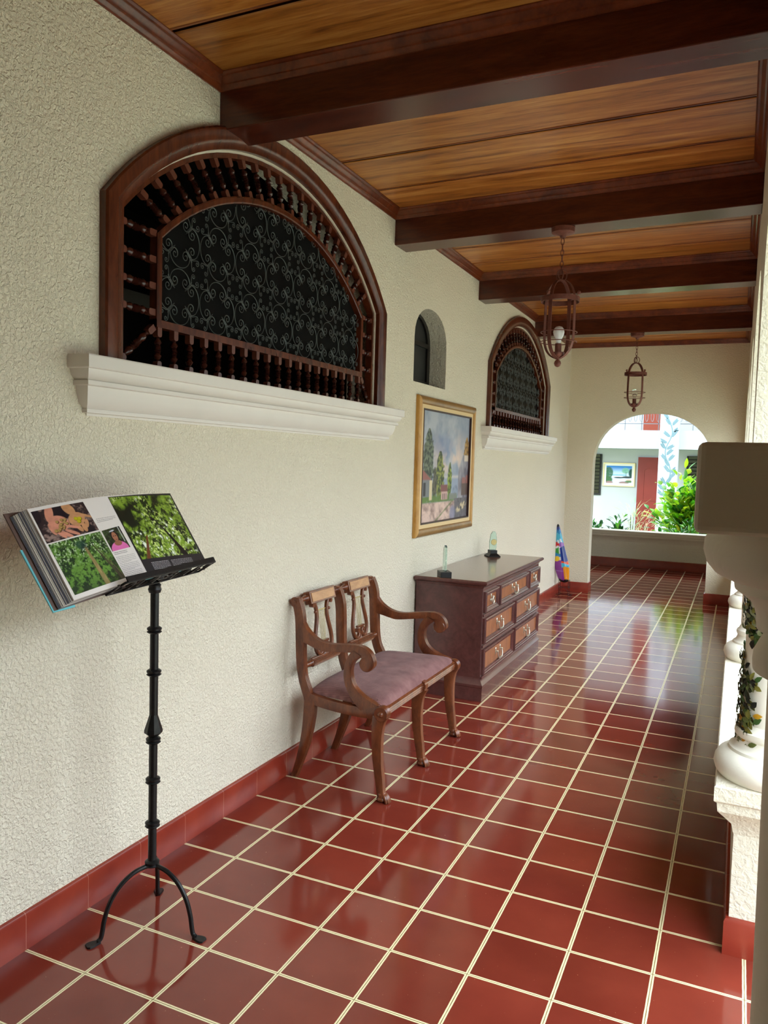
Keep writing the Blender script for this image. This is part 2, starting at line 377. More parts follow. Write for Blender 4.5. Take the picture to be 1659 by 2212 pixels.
def make_window(label, y_off, idx):
    t = thing('window_%d' % idx, label, 'window', (0, WC, WZ)); t['kind'] = 'structure'
    # outer frame
    fo = arch_outline(WC-.008, 1.091, WZ-.002, 2.345, 2.866); fi = arch_outline(WC-.004, 1.005, WZ-.002, 2.335, 2.783)
    fr = MB()
    # ring cross sections swept along the arch
    def ring(o, i, xs, m):
        rows = []
        for a, b in zip(o, i):
            rows.append([(x, a[0]+(b[0]-a[0])*k, a[1]+(b[1]-a[1])*k) for x, k in xs])
        m.grid(rows, close_u=True, caps=True)
    ring(fo, fi, [(-.02, 0), (.026, 0), (.032, .08), (.032, .55), (.026, .66), (.022, .72), (.018, 1.0), (-.02, 1.0)], fr)
    fr.build('outer_frame', M['frame'], t, smooth=35)
    # white plaster line and inner timber of the reveal
    a2 = arch_outline(WC-.004, 1.007, WZ-.002, 2.337, 2.785); a3 = arch_outline(WC, .978, WZ-.002, 2.33, 2.757)
    rv = MB(); ring(a2, a3, [(-.018, 0), (-.004, 0), (-.004, .35), (-.018, .35)], rv); rv.build('plaster_line', M['white'], t)
    rv = MB(); ring(a2, a3, [(-.05, 0), (-.012, 0), (-.012, 1), (-.05, 1)], rv); rv.build('screen_frame', M['frame'], t)
    # inner frame
    io = arch_outline(WC+.025, .835, 1.965, 2.292, 2.62); ii = arch_outline(WC+.025, .808, 1.992, 2.282, 2.593)
    inn = MB(); X = [(-.045, 0), (-.012, 0), (-.010, .2), (-.010, .8), (-.012, 1), (-.045, 1)]
    ring(io, ii, X, inn)
    inn.box(-.045, -.0105, WC+.025-.835, WC+.025+.835, 1.965, 1.992)
    inn.build('inner_frame', M['frame'], t)
    # spindles
    segs = []
    n = 19
    for k in range(n):
        y = .61+(2.235-.61)*k/(n-1); segs.append(((y, WZ), (y, 1.966)))
    for s in (-1, 1):
        yi = WC+.025+s*.835; yo = WC+s*.99
        for k in range(4): z = 2.015+k*.092; segs.append(((yo, z), (yi, z)))
        segs.append(((WC+s*.985, WZ+.012), (yi+s*.006, 1.962)))
    A = arc_pts(WC, .955, 2.345, 2.760, 22); B = arc_pts(WC+.025, .83, 2.294, 2.612, 22)
    for k in range(1, 22): segs.append((A[k], B[k]))
    ref = {}
    for (a, b) in segs:
        a = Vector((-.028, a[0], a[1])); b = Vector((-.028, b[0], b[1])); d = b-a; L = round(d.length, 3)
        o = None
        if L in ref: o = ref[L].copy(); COL.objects.link(o)
        else:
            tm = turned(L); o = tm.build('spindle', [M['spindle'], M['block']], None, smooth=35, weld=False); ref[L] = o
            for p_ in o.data.polygons:
                if p_.index < tm.nb: p_.material_index = 1
        o.parent = t; q = Vector((0, 0, 1)).rotation_difference(d)
        o.rotation_mode = 'QUATERNION'; o.rotation_quaternion = q; o.location = a-t.location
    # scroll grille
    g = MB(); poly = arch_outline(WC+.025, .80, 1.995, 2.27, 2.565)
    def inside(y, z):
        if z < 1.993 or abs(y-WC-.025) > .807: return False
        h = .808; R = (h**2+.311**2)/(2*.311); return z < 2.593-R+math.sqrt(max(0, R*R-(y-WC-.025)**2))-.003
    def spiral(c, r, a0, turns, sgn, n=20):
        return [(c[0]+r*(1-.86*i/n)*math.cos(a0+sgn*turns*2*PI*i/n), c[1]+r*(1-.86*i/n)*math.sin(a0+sgn*turns*2*PI*i/n)) for i in range(n+1)]
    def scroll(cxy, h, r1, r2, rot, fl):
        # S scroll: spiral A on top, spiral B below, joined by a bowed stem
        A_ = spiral((0, h/2), r1, 0, 1.6, 1); B_ = spiral((0, -h/2), r2, PI, 1.6, 1)
        pts = A_[::-1]+[(r1*.98, h/2-r1*.6), (r1*.5, h*.12), (-r2*.5, -h*.12), (-r2*.98, -h/2+r2*.6)]+B_
        c, s_ = math.cos(rot), math.sin(rot); out = []
        for p in pts: x = p[0]*fl; out.append((cxy[0]+x*c-p[1]*s_, cxy[1]+x*s_+p[1]*c))
        return out
    def leafy(cxy, l, ang):
        return [(cxy[0]+math.cos(ang)*l*k+math.sin(ang)*.006*math.sin(k*PI), cxy[1]+math.sin(ang)*l*k-math.cos(ang)*.006*math.sin(k*PI)) for k in (0, .25, .5, .75, 1)]
    curves = []
    UW, UH = .2310, .2100; HW, HH = UW/2, UH/2
    def curl(c, r, a0, sgn, turns=1.45, n=22):
        return [(c[0]+r*(1-.84*(i/n)**.8)*math.cos(a0+sgn*turns*2*PI*i/n), c[1]+r*(1-.84*(i/n)**.8)*math.sin(a0+sgn*turns*2*PI*i/n)) for i in range(n+1)]
    L_ = curl((-.031, .047), .025, PI, -1)[::-1]; R_c = curl((.031, .047), .025, 0, 1)
    U_ = L_+[(-.056*math.cos(PI*i/16), .047-.045*math.sin(PI*i/16)) for i in range(1, 16)]+R_c
    spike = [(-.010, -.006), (.004, .0045), (.022, .004), (.046, 0), (.024, -.005), (.004, -.005), (-.010, -.006)]
    unit = [(U_, 0), (U_, 1), (U_, 2), (U_, 3)]
    pts_u = []
    for u_, k in unit:
        for_ = []
        for x, y in u_:
            if k == 0: for_.append((x, y-HH+.001))
            elif k == 1: for_.append((x, HH-.001-y))
            elif k == 2: for_.append((y-HW+.001, x))
            else: for_.append((HW-.001-y, x))
        pts_u.append((for_, .0017))
    for sx_ in (-1, 1):
        for sy_ in (-1, 1):
            jx, jy = -.064, -.058
            A1 = [(jx+.004, jy), (jx-.012, jy-.002), (jx-.028, jy+.002)]+curl((-.099, -.067), .0125, PI*.62, 1, 1.35, 16)
            B1 = [(jx+.002, jy), (jx-.001, jy-.016), (jx-.002, jy-.030)]+curl((-.078, -.090), .0115, 0, -1, 1.35, 16)
            ang = math.atan2(-jy, -jx); ca, sa = math.cos(ang), math.sin(ang)
            S1 = [(jx+x*ca-y*sa, jy+x*sa+y*ca) for x, y in spike]
            for q, r_ in ((A1, .0015), (B1, .0015), (S1, .0013)): pts_u.append(([(sx_*-x, sy_*-y) for x, y in q], r_))
    for i in range(7):
        for j in range(3):
            cy_ = WC+.025-.808+UW*(i+.5); cz_ = 1.993+UH*(j+.5)
            for q, r_ in pts_u: curves.append(([(cy_+x, cz_+y) for x, y in q], r_))
    for pts, r in curves:
        run = []
        for p in pts+[None]:
            if p is not None and inside(*p): run.append((-.026, p[0], p[1]))
            else:
                if len(run) > 3: g.tube(run, r, 4)
                run = []
    g.build('scroll_grille', M['iron'], t)
    MB().plate(arch_outline(WC+.025, .812, 1.986, 2.284, 2.597), [], (-.045, 0, 0), (0, 1, 0), (0, 0, 1), .004).build('pane', M['smoked'], t)
    # moulded sill
    s = MB(); pr = [(.088, 1.812), (.090, 1.808), (.090, 1.774), (.088, 1.771), (.078, 1.770), (.077, 1.762), (.073, 1.752), (.064, 1.743), (.052, 1.738), (.050, 1.736), (.062, 1.735), (.063, 1.722), (.061, 1.720), (.050, 1.719), (.049, 1.712), (.045, 1.690), (.036, 1.668), (.020, 1.652), (.018, 1.650), (.022, 1.649), (.022, 1.637), (.006, 1.636), (.004, 1.628)]
    rows = []
    for p, z in pr: rows.append([(0, .247-p*.9, z), (p, .247-p*.9, z), (p, 2.553+p*.9, z), (0, 2.553+p*.9, z)])
    s.grid(rows, close_u=True, caps=True); s.box(-.05, .004, .36, 2.44, 1.80, 1.812)
    s.build('window_sill', M['sill'], t, smooth=25)
    t.location.y += y_off
    return t
make_window('large arched window with turned spindles and scroll grille, nearest the camera', 0, 1)
make_window('farther arched window with spindles and scroll grille, beyond the painting', DY2, 2)

# ------------------------------------------------------------------ far wall, arcade wall, floor, ceiling
def supere(c, a, b, zs, n=26, e=2.2):
    out = []
    for i in range(n+1):
        th = PI*i/n; ct, st = math.cos(th), math.sin(th)
        out.append((c+a*(1 if ct > 0 else -1)*abs(ct)**(2/e), zs+b*abs(st)**(2/e)))
    return out
ar = supere(.965, .655, .615, 1.535)
outer = [(-3, -.15), (-3, 3.1), (5, 3.1), (5, -.15), (1.62, -.15)]+ar+[(.31, -.15)]
w = MB().plate(outer, [], (0, FARY, 0), (1, 0, 0), (0, 0, 1), -.17)
struct(w.build('wall_far', M['wall_far']), 'cream plaster end wall with a round arch to the passage')

# arcade wall on the garden side, standing on the column capitals
CYS = [-2.32, -.63, 1.06, 2.75, 4.44, 6.13]
CX = 2.045; IX = 1.94
pts = [(-.73, 1.54)]
for a in CYS[1:]:
    if a > 0: pts.append((a-.1, 1.54)); pts.append((a+.1, 1.54))
    nx = a+1.69; half = (1.69-.2)/2; c = a+.845
    if nx < 7.8: pts += [(c-half*math.cos(PI*i/22), 1.56+half*math.sin(PI*i/22)) for i in range(23)]
c = 6.975
pts += [(c-.745*math.cos(PI*i/22), 1.56+.745*math.sin(PI*i/22)) for i in range(23)]
pts += [(c+.745, 0), (FARY+.01, 0), (FARY+.01, 3.1), (-.73, 3.1)]
pts = [pts[0]]+[p for p in pts[1:]]
w = MB().plate(pts, [], (IX, 0, 0), (0, 1, 0), (0, 0, 1), .2)
struct(w.build('wall_right', M['white']), 'white plaster arcade wall resting on the garden side columns')

COP = [(0, .385), (.003, .392), (.008, .418), (.032, .446), (.050, .466), (.053, .494), (.060, .499), (.062, .502), (.062, .545)]
def parapet(x0, x1, y0, y1, name, label, mat):
    m = MB().box(x0, x1, y0, y1, -.1, .39); m.mould(x0, x1, y0, y1, COP+[(.058, .550), (0, .552)])
    return struct(m.build(name, mat, smooth=30), label)
parapet(1.95, 2.14, .97, FARY, 'wall_garden_parapet', 'low white parapet with moulded coping under the columns', M['white'])
struct(MB().box(2.16, 2.4, -4.3, -.70, -.1, 3.1).build('wall_right_near', M['wall_far']), 'solid wall beside the camera')
parapet(1.95, 2.14, -.79, -.38, 'wall_near_parapet', 'low parapet below the column nearest the camera', M['white'])
parapet(-3, 5, 10.76, 10.95, 'wall_passage_parapet', 'shaded low parapet across the cross passage', M['white'])

w = MB().box(-.2, 2.6, -4.2, 10.9, -.12, 0).box(-3, -.2, 8.0, 10.9, -.12, 0).box(2.6, 5, 8.0, 10.9, -.12, 0)
struct(w.build('floor', M['tile']), 'glossy red tiles with cream joints')

def skirting(name, path, h=.118, t=.014):
    """path: list of (x,y) at the wall face with outward normal"""
    m = MB()
    prof = [(0, 0), (t, 0), (t, h-.012), (t-.005, h-.003), (0, h)]
    rows = [[(x+nx*p, y+ny*p, z) for p, z in prof] for x, y, nx, ny in path]
    m.grid(rows, close_u=True, caps=True); return struct(m.build(name, M['skirt'], smooth=40))
skirting('baseboard_left', [(0, -4.1, 1, 0), (0, FARY, 1, -1)])
skirting('baseboard_far_left', [(0, FARY, 1, -1), (.31, FARY, 1, -1), (.31, FARY+.17, 1, 1)])
skirting('baseboard_far_right', [(1.62, FARY+.17, -1, 1), (1.62, FARY, -1, -1), (1.95, FARY, -1, -1)])
skirting('baseboard_garden', [(1.95, FARY, -1, -1), (1.95, .97, -1, -1), (2.14, .97, 1, -1)])
skirting('baseboard_near', [(1.95, -.38, -1, 1), (1.95, -.79, -1, -1)])
skirting('baseboard_passage', [(-3, 10.76, 0, -1), (5, 10.76, 0, -1)], .13)

# ceiling boards between the beams
BE = [(-2.45, -2.45), (-.76, -.78), (.922, .908), (2.62, 2.51), (4.24, 4.163), (6.06, 6.028)]
BW = .17
c = MB(); rnd = random.Random(3)
def yline(k, x):
    L, R = k; return L+(R-L)*x/1.93
for bi in range(len(BE)):
    a = BE[bi]; b = BE[bi+1] if bi+1 < len(BE) else (7.9, 7.9)
    for k in range(4):
        n0 = k/4; n1 = (k+1)/4
        tone = rnd.uniform(.72, 1.08); tc_ = (tone, tone*rnd.uniform(.93, 1.03), tone*rnd.uniform(.85, 1), 1)
        def P4(x, fr, dz=0, dy=0):
            y0 = yline(a, x)+BW*.5; y1 = yline(b, x)+BW*.5; return (x, y0+(y1-y0)*fr+dy, CZ+dz)
        g = .008
        # one long board: flat face with bevelled lips and a dark gap
        X = [0, .48, .97, 1.45, 1.94]
        rows = []
        for fr, dy, dz in ((n0, g, .005), (n0, g+.004, 0), (n1, -g-.016, 0), (n1, -g-.013, -.003), (n1, -g-.006, -.003), (n1, -g, .002)):
            rows.append([P4(x, fr, dz, dy) for x in X])
        c.grid(rows[:3], col=tc_); c.grid(rows[2:], col=(tone*.5, tone*.36, tone*.34, 1))
        for fr, s1 in ((n0, g), (n1, -g)): c.grid([[P4(x, fr, .003, s1) for x in X], [P4(x, fr, .02, s1) for x in X]], col=(.06, .03, .02, 1))
c.add([(-.1, -4.2, CZ+.02), (2.2, -4.2, CZ+.02), (2.2, 8, CZ+.02), (-.1, 8, CZ+.02)], [(0, 1, 2, 3)], (.06, .03, .02, 1))
c.add([(-.2, -4.2, CZ+.14), (2.3, -4.2, CZ+.14), (2.3, 8, CZ+.14), (-.2, 8, CZ+.14)], [(0, 1, 2, 3)], (.1, .08, .06, 1))
struct(c.build('ceiling', M['board'], weld=False), 'golden wood board ceiling between dark beams')
CROWN = [(0, -.052), (.006, -.052), (.008, -.046), (.014, -.040), (.016, -.036), (.022, -.034), (.026, -.024), (.034, -.016), (.036, -.012), (.044, -.010), (.050, -.004), (.050, 0), (0, 0)]
for bi, (L, R) in enumerate(BE):
    m = MB(); vs = []
    for x in (0, 1.94):
        y = yline((L, R), x)
        vs += [(x, y, 2.77), (x, y+BW, 2.77), (x, y+BW, CZ), (x, y, CZ)]
    m.add(vs, [(0, 1, 2, 3), (4, 7, 6, 5), (0, 4, 5, 1), (1, 5, 6, 2), (2, 6, 7, 3), (3, 7, 4, 0)])
    root = m.build('trim_%d' % (10+bi), M['beam'], bevel=.004); struct(root, 'dark mahogany ceiling beam, %s' % ('behind the camera', 'above the camera', 'touching the near window arch', 'carrying the nearer lantern', 'between the two lanterns', 'carrying the farther lantern')[bi])
    for sgn, off in ((-1, 0), (1, BW)):
        rows = [[(x, yline((L, R), x)+off+sgn*p, CZ+z) for p, z in CROWN] for x in (0, 1.94)]
        q = MB().grid(rows, close_u=True, caps=True).build('beam_moulding', M['crown'], root, smooth=30)
for side in (0, 1):
    m = MB()
    for bi in range(len(BE)):
        a = BE[bi]; b = BE[bi+1] if bi+1 < len(BE) else (7.9-0, 7.9)
        x0, sg = ((0, 1), (1.94, -1))[side]
        ya = yline(a, x0)+BW; yb = yline(b, x0)
        rows = [[(x0+sg*p, y, CZ+z) for p, z in CROWN] for y in (ya, yb)]
        m.grid(rows, close_u=True, caps=True)
    struct(m.build('trim_%d' % (20+side), M['crown'], smooth=30), 'stepped mahogany crown moulding along the %s wall' % ('left', 'garden side')[side])
rows = [[(x, FARY-p, CZ+z) for p, z in CROWN] for x in (0, 1.94)]
struct(MB().grid(rows, close_u=True, caps=True).build('trim_22', M['crown'], smooth=30), 'crown moulding on the end wall')

# ------------------------------------------------------------------ round columns on the parapet
def base_profile(z0, up=1):
    # (z offset, radius) torus, fillet, taper, ring, shaft
    return [(z0+up*dz, r) for dz, r in ((0, .150), (.012, .160), (.030, .166), (.050, .163), (.068, .152), (.080, .135), (.083, .126), (.092, .124), (.100, .112), (.118, .104), (.126, .103), (.130, .107), (.138, .110), (.150, .108), (.156, .100), (.172, .092))]
def make_column(y, label, near=False):
    t = thing('arcade_column', label, 'column', (CX, y, .552), 'round white columns of the garden arcade')
    b = MB(); b.lathe([(.552, .15)]+base_profile(.552)+[(.726, .08)], (CX, y, 0), n=40); b.build('column_base', M['coltrim'], t, smooth=40)
    s = MB(); s.lathe([(.715, .090), (.9, .091), (1.1, .093), (1.3, .0945), (1.38, .095)], (CX, y, 0), n=40); s.build('shaft', M['coltrim'], t, smooth=40)
    k = MB(); k.lathe([(1.2765, .09), (1.2770, .103), (1.279, .1115), (1.290, .1125), (1.300, .1115), (1.312, .106), (1.321, .1015), (1.323, .101), (1.326, .1045), (1.328, .110), (1.342, .111), (1.352, .1135), (1.361, .119), (1.3675, .1275), (1.3735, .136), (1.385, .1375), (1.3865, .1475), (1.392, .159), (1.404, .169), (1.417, .173), (1.431, .172), (1.445, .1635), (1.449, .150)], (CX, y, 0), n=48)
    k.build('capital', M['coltrim'], t, smooth=40)
    a = MB().box(CX-.178, CX+.178, y-.165, y+.165, 1.447, 1.541); a.build('abacus', M['coltrim'], t, bevel=.008, segs=3)
    return t
LB = {0: 'white arcade column behind the camera', 1: 'large shaded column and capital cut off by the right edge of the photo', 2: 'white column at the open end of the parapet, wound with dark ivy', 3: 'second white column along the parapet, behind the ivy column', 4: 'third white column along the parapet, near the end wall', 5: 'farthest white arcade column'}
for i, y in enumerate(CYS):
    if i == 0: continue
    make_column(y, LB[i])
# ------------------------------------------------------------------ bench
def bench():
    YC = 1.93
    t = thing('double_bench', 'two-seat walnut bench with lyre back, scrolled arms and mauve corduroy seat', 'bench', (.3, YC, 0))
    def yy(s, x): return YC+s*(.405+.147*(x-.04))
    def band(name, left, right, s, th, mat, n=34, reed=True, yc=None):
        """flat shaped member between two outline paths (x,z), thickness th across, reeded edges"""
        Lp = cr(left, n); Rp = cr(right, n)
        cs = [(-1, .003), (-.92, 0)]
        if reed:
            for k in (-.5, 0, .5): cs += [(k-.10, 0), (k, .0035), (k+.10, 0)]
        cs += [(.92, 0), (1, .003)]
        rows = []
        for a, b in zip(Lp, Rp):
            d = b-a; L = max(np.linalg.norm(d), 1e-5); u = d/L; row = []
            for k, e in cs: p = a+u*min(e, L*.4); row.append((p[0], (yy(s, p[0]) if yc is None else yc)+k*th/2, p[1]))
            for k, e in cs[::-1]: p = b-u*min(e, L*.4); row.append((p[0], (yy(s, p[0]) if yc is None else yc)+k*th/2, p[1]))
            rows.append(row)
        m = MB(); m.grid(rows, close_u=True, caps=True)
        return m
    o = .012
    SL = [(.012, .842), (.030, .800), (.040, .744), (.044, .667), (.050, .566), (.058, .512), (.070, .463), (.089, .416), (.101, .385), (.101, .351), (.096, .265), (.085, .189), (.069, .117), (.050, .050), (.032, 0)]
    SR = [(.058, .856), (.074, .820), (.085, .779), (.090, .720), (.093, .65), (.095, .585), (.101, .519), (.115, .465), (.144, .415), (.160, .375), (.162, .345), (.158, .295), (.143, .219), (.124, .152), (.095, .077), (.064, 0)]
    SR = [tuple(p) for p in cr(SR, 15)]
    for s, yc in ((-1, None), (0, YC), (1, None)):
        m = band('back_post', SL, SR, s, .033, M['bench'], yc=yc, n=44)
        yq = yy(s, .03) if yc is None else yc
        m.lathe([(-.0175, .004), (-.0175, .021), (-.015, .024), (.015, .024), (.0175, .021), (.0175, .004)], (.034, yq, .836), (0, 1, 0), 24)
        if s: m.lathe([(-.021, .004), (-.021, .010), (.021, .010), (.021, .004)], (.034, yq, .836), (0, 1, 0), 16)
        m.build('back_post', M['bench'], t, smooth=45)
    # arms with the scroll, and the curved arm support
    AU = [(.088, .745), (.115, .712), (.164, .681), (.231, .668), (.335, .680), (.411, .684), (.455, .667), (.478, .637), (.483, .606), (.470, .588), (.446, .575)]
    AL = [(.080, .655), (.124, .645), (.165, .634), (.205, .628), (.284, .637), (.345, .645), (.385, .648), (.410, .638), (.420, .622), (.422, .608), (.412, .590)]
    SUL = [(.372, .664), (.345, .628), (.327, .585), (.323, .535), (.334, .490), (.355, .455), (.386, .420), (.420, .395)]
    SUR = [(.424, .640), (.395, .622), (.372, .598), (.362, .560), (.372, .515), (.400, .480), (.445, .455), (.510, .432)]
    for s in (-1, 1):
        m = band('arm', AU, AL, s, .034, M['bench'], n=40)
        m.lathe([(-.017, .003), (-.017, .031), (-.014, .034), (.014, .034), (.017, .031), (.017, .003)], (.442, yy(s, .44), .606), (0, 1, 0), 28)
        m.build('arm', M['bench'], t, smooth=45)
        band('arm_support', SUL, SUR, s, .034, M['bench']).build('arm_support', M['bench'], t, smooth=45)
        # side rail under the seat with roller end and boss
        m = band('side_rail', [(.10, .425), (.20, .410), (.32, .405), (.42, .410), (.50, .428), (.535, .428)], [(.13, .370), (.22, .362), (.32, .360), (.42, .362), (.48, .368), (.52, .375)], s, .03, M['bench'], reed=False)
        m.lathe([(-.02, .004), (-.02, .031), (-.016, .034), (-.01, .031), (-.006, .034), (0, .031), (.006, .034), (.01, .031), (.016, .034), (.02, .031), (.02, .004)], (.527, yy(s, .527), .398), (0, 1, 0), 28)
        m.lathe([(-.03, .003), (-.028, .009), (-.02, .014), (.02, .014), (.028, .009), (.03, .003)], (.527, yy(s, .527), .398), (0, 1, 0), 18)
        m.build('side_rail', M['bench'], t, smooth=45)
    # front legs with paws
    FL = [(.484, .385), (.480, .32), (.486, .214), (.498, .136), (.512, .065), (.518, .028)]
    FR = [(.558, .385), (.542, .355), (.533, .314), (.532, .224), (.537, .146), (.545, .095), (.551, .035)]
    FR = [tuple(p) for p in cr(FR, 6)]
    for s, yc in ((-1, None), (0, YC), (1, None)):
        m = band('front_leg', FL, FR, s, .032, M['bench'], reed=False, yc=yc)
        leg = m.build('front_leg', M['bench'], t, smooth=45)
        yq = yy(s, .53) if yc is None else yc
        p = MB()
        p.lathe([(.012, .012), (.03, .022), (.04, .019), (.046, .012)], (.535, yq, 0), n=16)
        for k in range(5):
            a = -.9+k*.45; dx, dy = math.cos(a), math.sin(a)
            p.tube([(.532+.0*dx, yq+.010*dy, .040), (.545+.010*dx, yq+.016*dy, .034), (.552+.018*dx, yq+.021*dy, .018), (.552+.024*dx, yq+.023*dy, .004)], [.005, .007, .0075, .005], 8)
        p.ball((.535, yq, .014), .022, 12, (1.1, 1, .62))
        p.build('paw_foot', M['bench'], leg, smooth=50)
    # front and back rails
    y0, y1 = yy(-1, .54), yy(1, .54)
    fr = MB()
    for a, b in ((y0+.02, YC-.018), (YC+.018, y1-.02)):
        rows = []
        pr = [(.512, .378), (.535, .378), (.540, .384), (.536, .389), (.541, .394), (.537, .400), (.542, .405), (.538, .411), (.541, .418), (.53, .424), (.512, .424)]
        for y in (a, b): rows.append([(x, y, z) for x, z in pr])
        fr.grid(rows, close_u=True, caps=True)
    fr.build('front_rail', M['bench'], t, smooth=30)
    m = MB().box(.505, .548, YC-.018, YC+.018, .375, .428); m.lathe([(-.019, .02), (-.019, .026), (.019, .026), (.019, .02)], (.527, YC, .405), (0, 1, 0), 20); m.build('rail_block', M['bench'], t, smooth=40)
    MB().box(.115, .14, yy(-1, .12), yy(1, .12), .365, .42).build('back_rail', M['bench'], t)
    # seat cushion, domed corduroy pad
    rows = []; nx, ny = 26, 44
    for i in range(nx+1):
        u = i/nx; row = []
        x = .125+(.533-.125)*u
        for j in range(ny+1):
            v = -1+2*j/ny; hw = .405+.147*(x-.04)-.011
            if u > .88: hw += .012*math.sin((u-.88)/.12*PI/2)
            cr_ = .10; k = 1.0
            e = max(0, abs(v)**10); dome = (1-abs(v)**5)*(1-abs(2*u-1)**5)
            xx = x-(.022*max(0, abs(v)-.9)/.1 if u > .9 else 0)
            zz = .429+.026*(1-abs(v)**9)**.5*(1-abs(2*u-1)**9)**.5+.022*dome
            zz += .0025*math.sin((u*.9+abs(v-.2)*.35)*22)*max(0, 1-abs(v-.15)*2.2)*dome
            row.append((xx, YC+v*hw, zz))
        rows.append(row)
    m = MB(); m.grid(rows)
    bot = [(p[0], p[1], .412) for p in rows[0]]+[(r[-1][0], r[-1][1], .412) for r in rows[1:]]+[(p[0], p[1], .412) for p in rows[-1][::-1][1:]]+[(r[0][0], r[0][1], .412) for r in rows[::-1][1:-1]]
    edge = [p for p in rows[0]]+[r[-1] for r in rows[1:]]+[p for p in rows[-1][::-1][1:]]+[r[0] for r in rows[::-1][1:-1]]
    m.grid([edge, bot], close_u=True); m.add(bot, [tuple(range(len(bot)))])
    m.build('seat_cushion', M['cloth'], t, smooth=60)
    # back of each half: crest tablet, lyre, reeded rail
    def turned_rail(ya, yb, x, z, pr, m, n=14):
        L = yb-ya; m.lathe([(k*L, r) for k, r in pr], (x, ya, z), (0, 1, 0), n)
    for ya, yb in ((yy(-1, .05)+.016, YC-.016), (YC+.016, yy(1, .05)-.016)):
        m = MB(); mid = (ya+yb)/2; L = yb-ya
        turned_rail(ya, ya+.065, .045, .842, [(0, .016), (.08, .016), (.12, .010), (.3, .008), (.42, .013), (.5, .008), (.7, .013), (.8, .018), (1, .018)], m)
        turned_rail(yb-.065, yb, .045, .842, [(0, .018), (.2, .018), (.3, .013), (.5, .008), (.58, .013), (.7, .008), (.88, .010), (.92, .016), (1, .016)], m)
        tilt = Matrix.Translation((.052, mid, .842)) @ Matrix.Rotation(math.radians(-14), 4, 'Y')
        m.box(-.020, .016, -L/2+.062, L/2-.062, -.031, .031, tilt)
        cres = m.build('crest_rail', M['bench'], t, bevel=.002, smooth=40)
        MB().box(.016, .0185, -L/2+.075, L/2-.075, -.022, .022, tilt).build('crest_panel', M['benchlight'], cres, bevel=.001)
        # lower reeded rail
        m = MB(); zl = .535; xl = .085
        turned_rail(ya, ya+.06, xl, zl, [(0, .010), (.15, .014), (.3, .009), (.5, .015), (.6, .012), (.75, .017), (1, .017)], m)
        turned_rail(yb-.06, yb, xl, zl, [(0, .017), (.25, .017), (.4, .012), (.5, .015), (.7, .009), (.85, .014), (1, .010)], m)
        rows = []
        for y in (ya+.055, yb-.055):
            rows.append([(xl+(.019+.0022*math.cos(k*PI))*math.cos(k*2*PI/36), y, zl+(.019+.0022*math.cos(k*PI))*math.sin(k*2*PI/36)) for k in range(36)])
        m.grid(rows, close_u=True, caps=True); m.build('lower_rail', M['bench'], t, smooth=25)
        # lyre in the tilted plane between rails
        def LP(y, z): return Vector((.052+(.842-z)/(.842-.535)*(.085-.052), mid+y, z))
        ly = MB()
        for s in (-1, 1):
            path = [(s*.092, .806), (s*.082, .815), (s*.067, .808), (s*.056, .790), (s*.050, .765), (s*.052, .735), (s*.062, .700), (s*.074, .665), (s*.083, .630), (s*.082, .600), (s*.070, .574), (s*.050, .560), (s*.028, .563), (s*.016, .580), (s*.022, .598), (s*.038, .600)]
            P = [LP(*p) for p in cr(path, 48)]
            ly.strap(P, .013, .018, (1, 0, .1))
            ly.tube(P, .0095, 8)
            for (a, b) in ((s*.089, .804), (s*.033, .596)): ly.lathe([(-.011, .003), (-.011, .011), (.011, .011), (.011, .003)], LP(a, b), (1, 0, 0), 14)
            ly.ball(LP(s*.068, .768)+Vector((.004, 0, 0)), .0085, 10)
        ly.box(.072, .086, mid-.040, mid+.040, .612, .622)
        ly.lathe([(0, .013), (.02, .006), (.03, .009)], (.082, mid, .555), (0, 0, 1), 10)
        lyo = ly.build('lyre', M['bench'], t, smooth=50)
        st = MB(); st.tube([LP(-.054, .772), LP(.054, .772)], .003, 6)
        for k in range(5): st.tube([LP(-.03+k*.015, .772), LP(-.020+k*.010, .618)], .0013, 5)
        st.build('string', M['brass'], lyo)
    return t
bench()

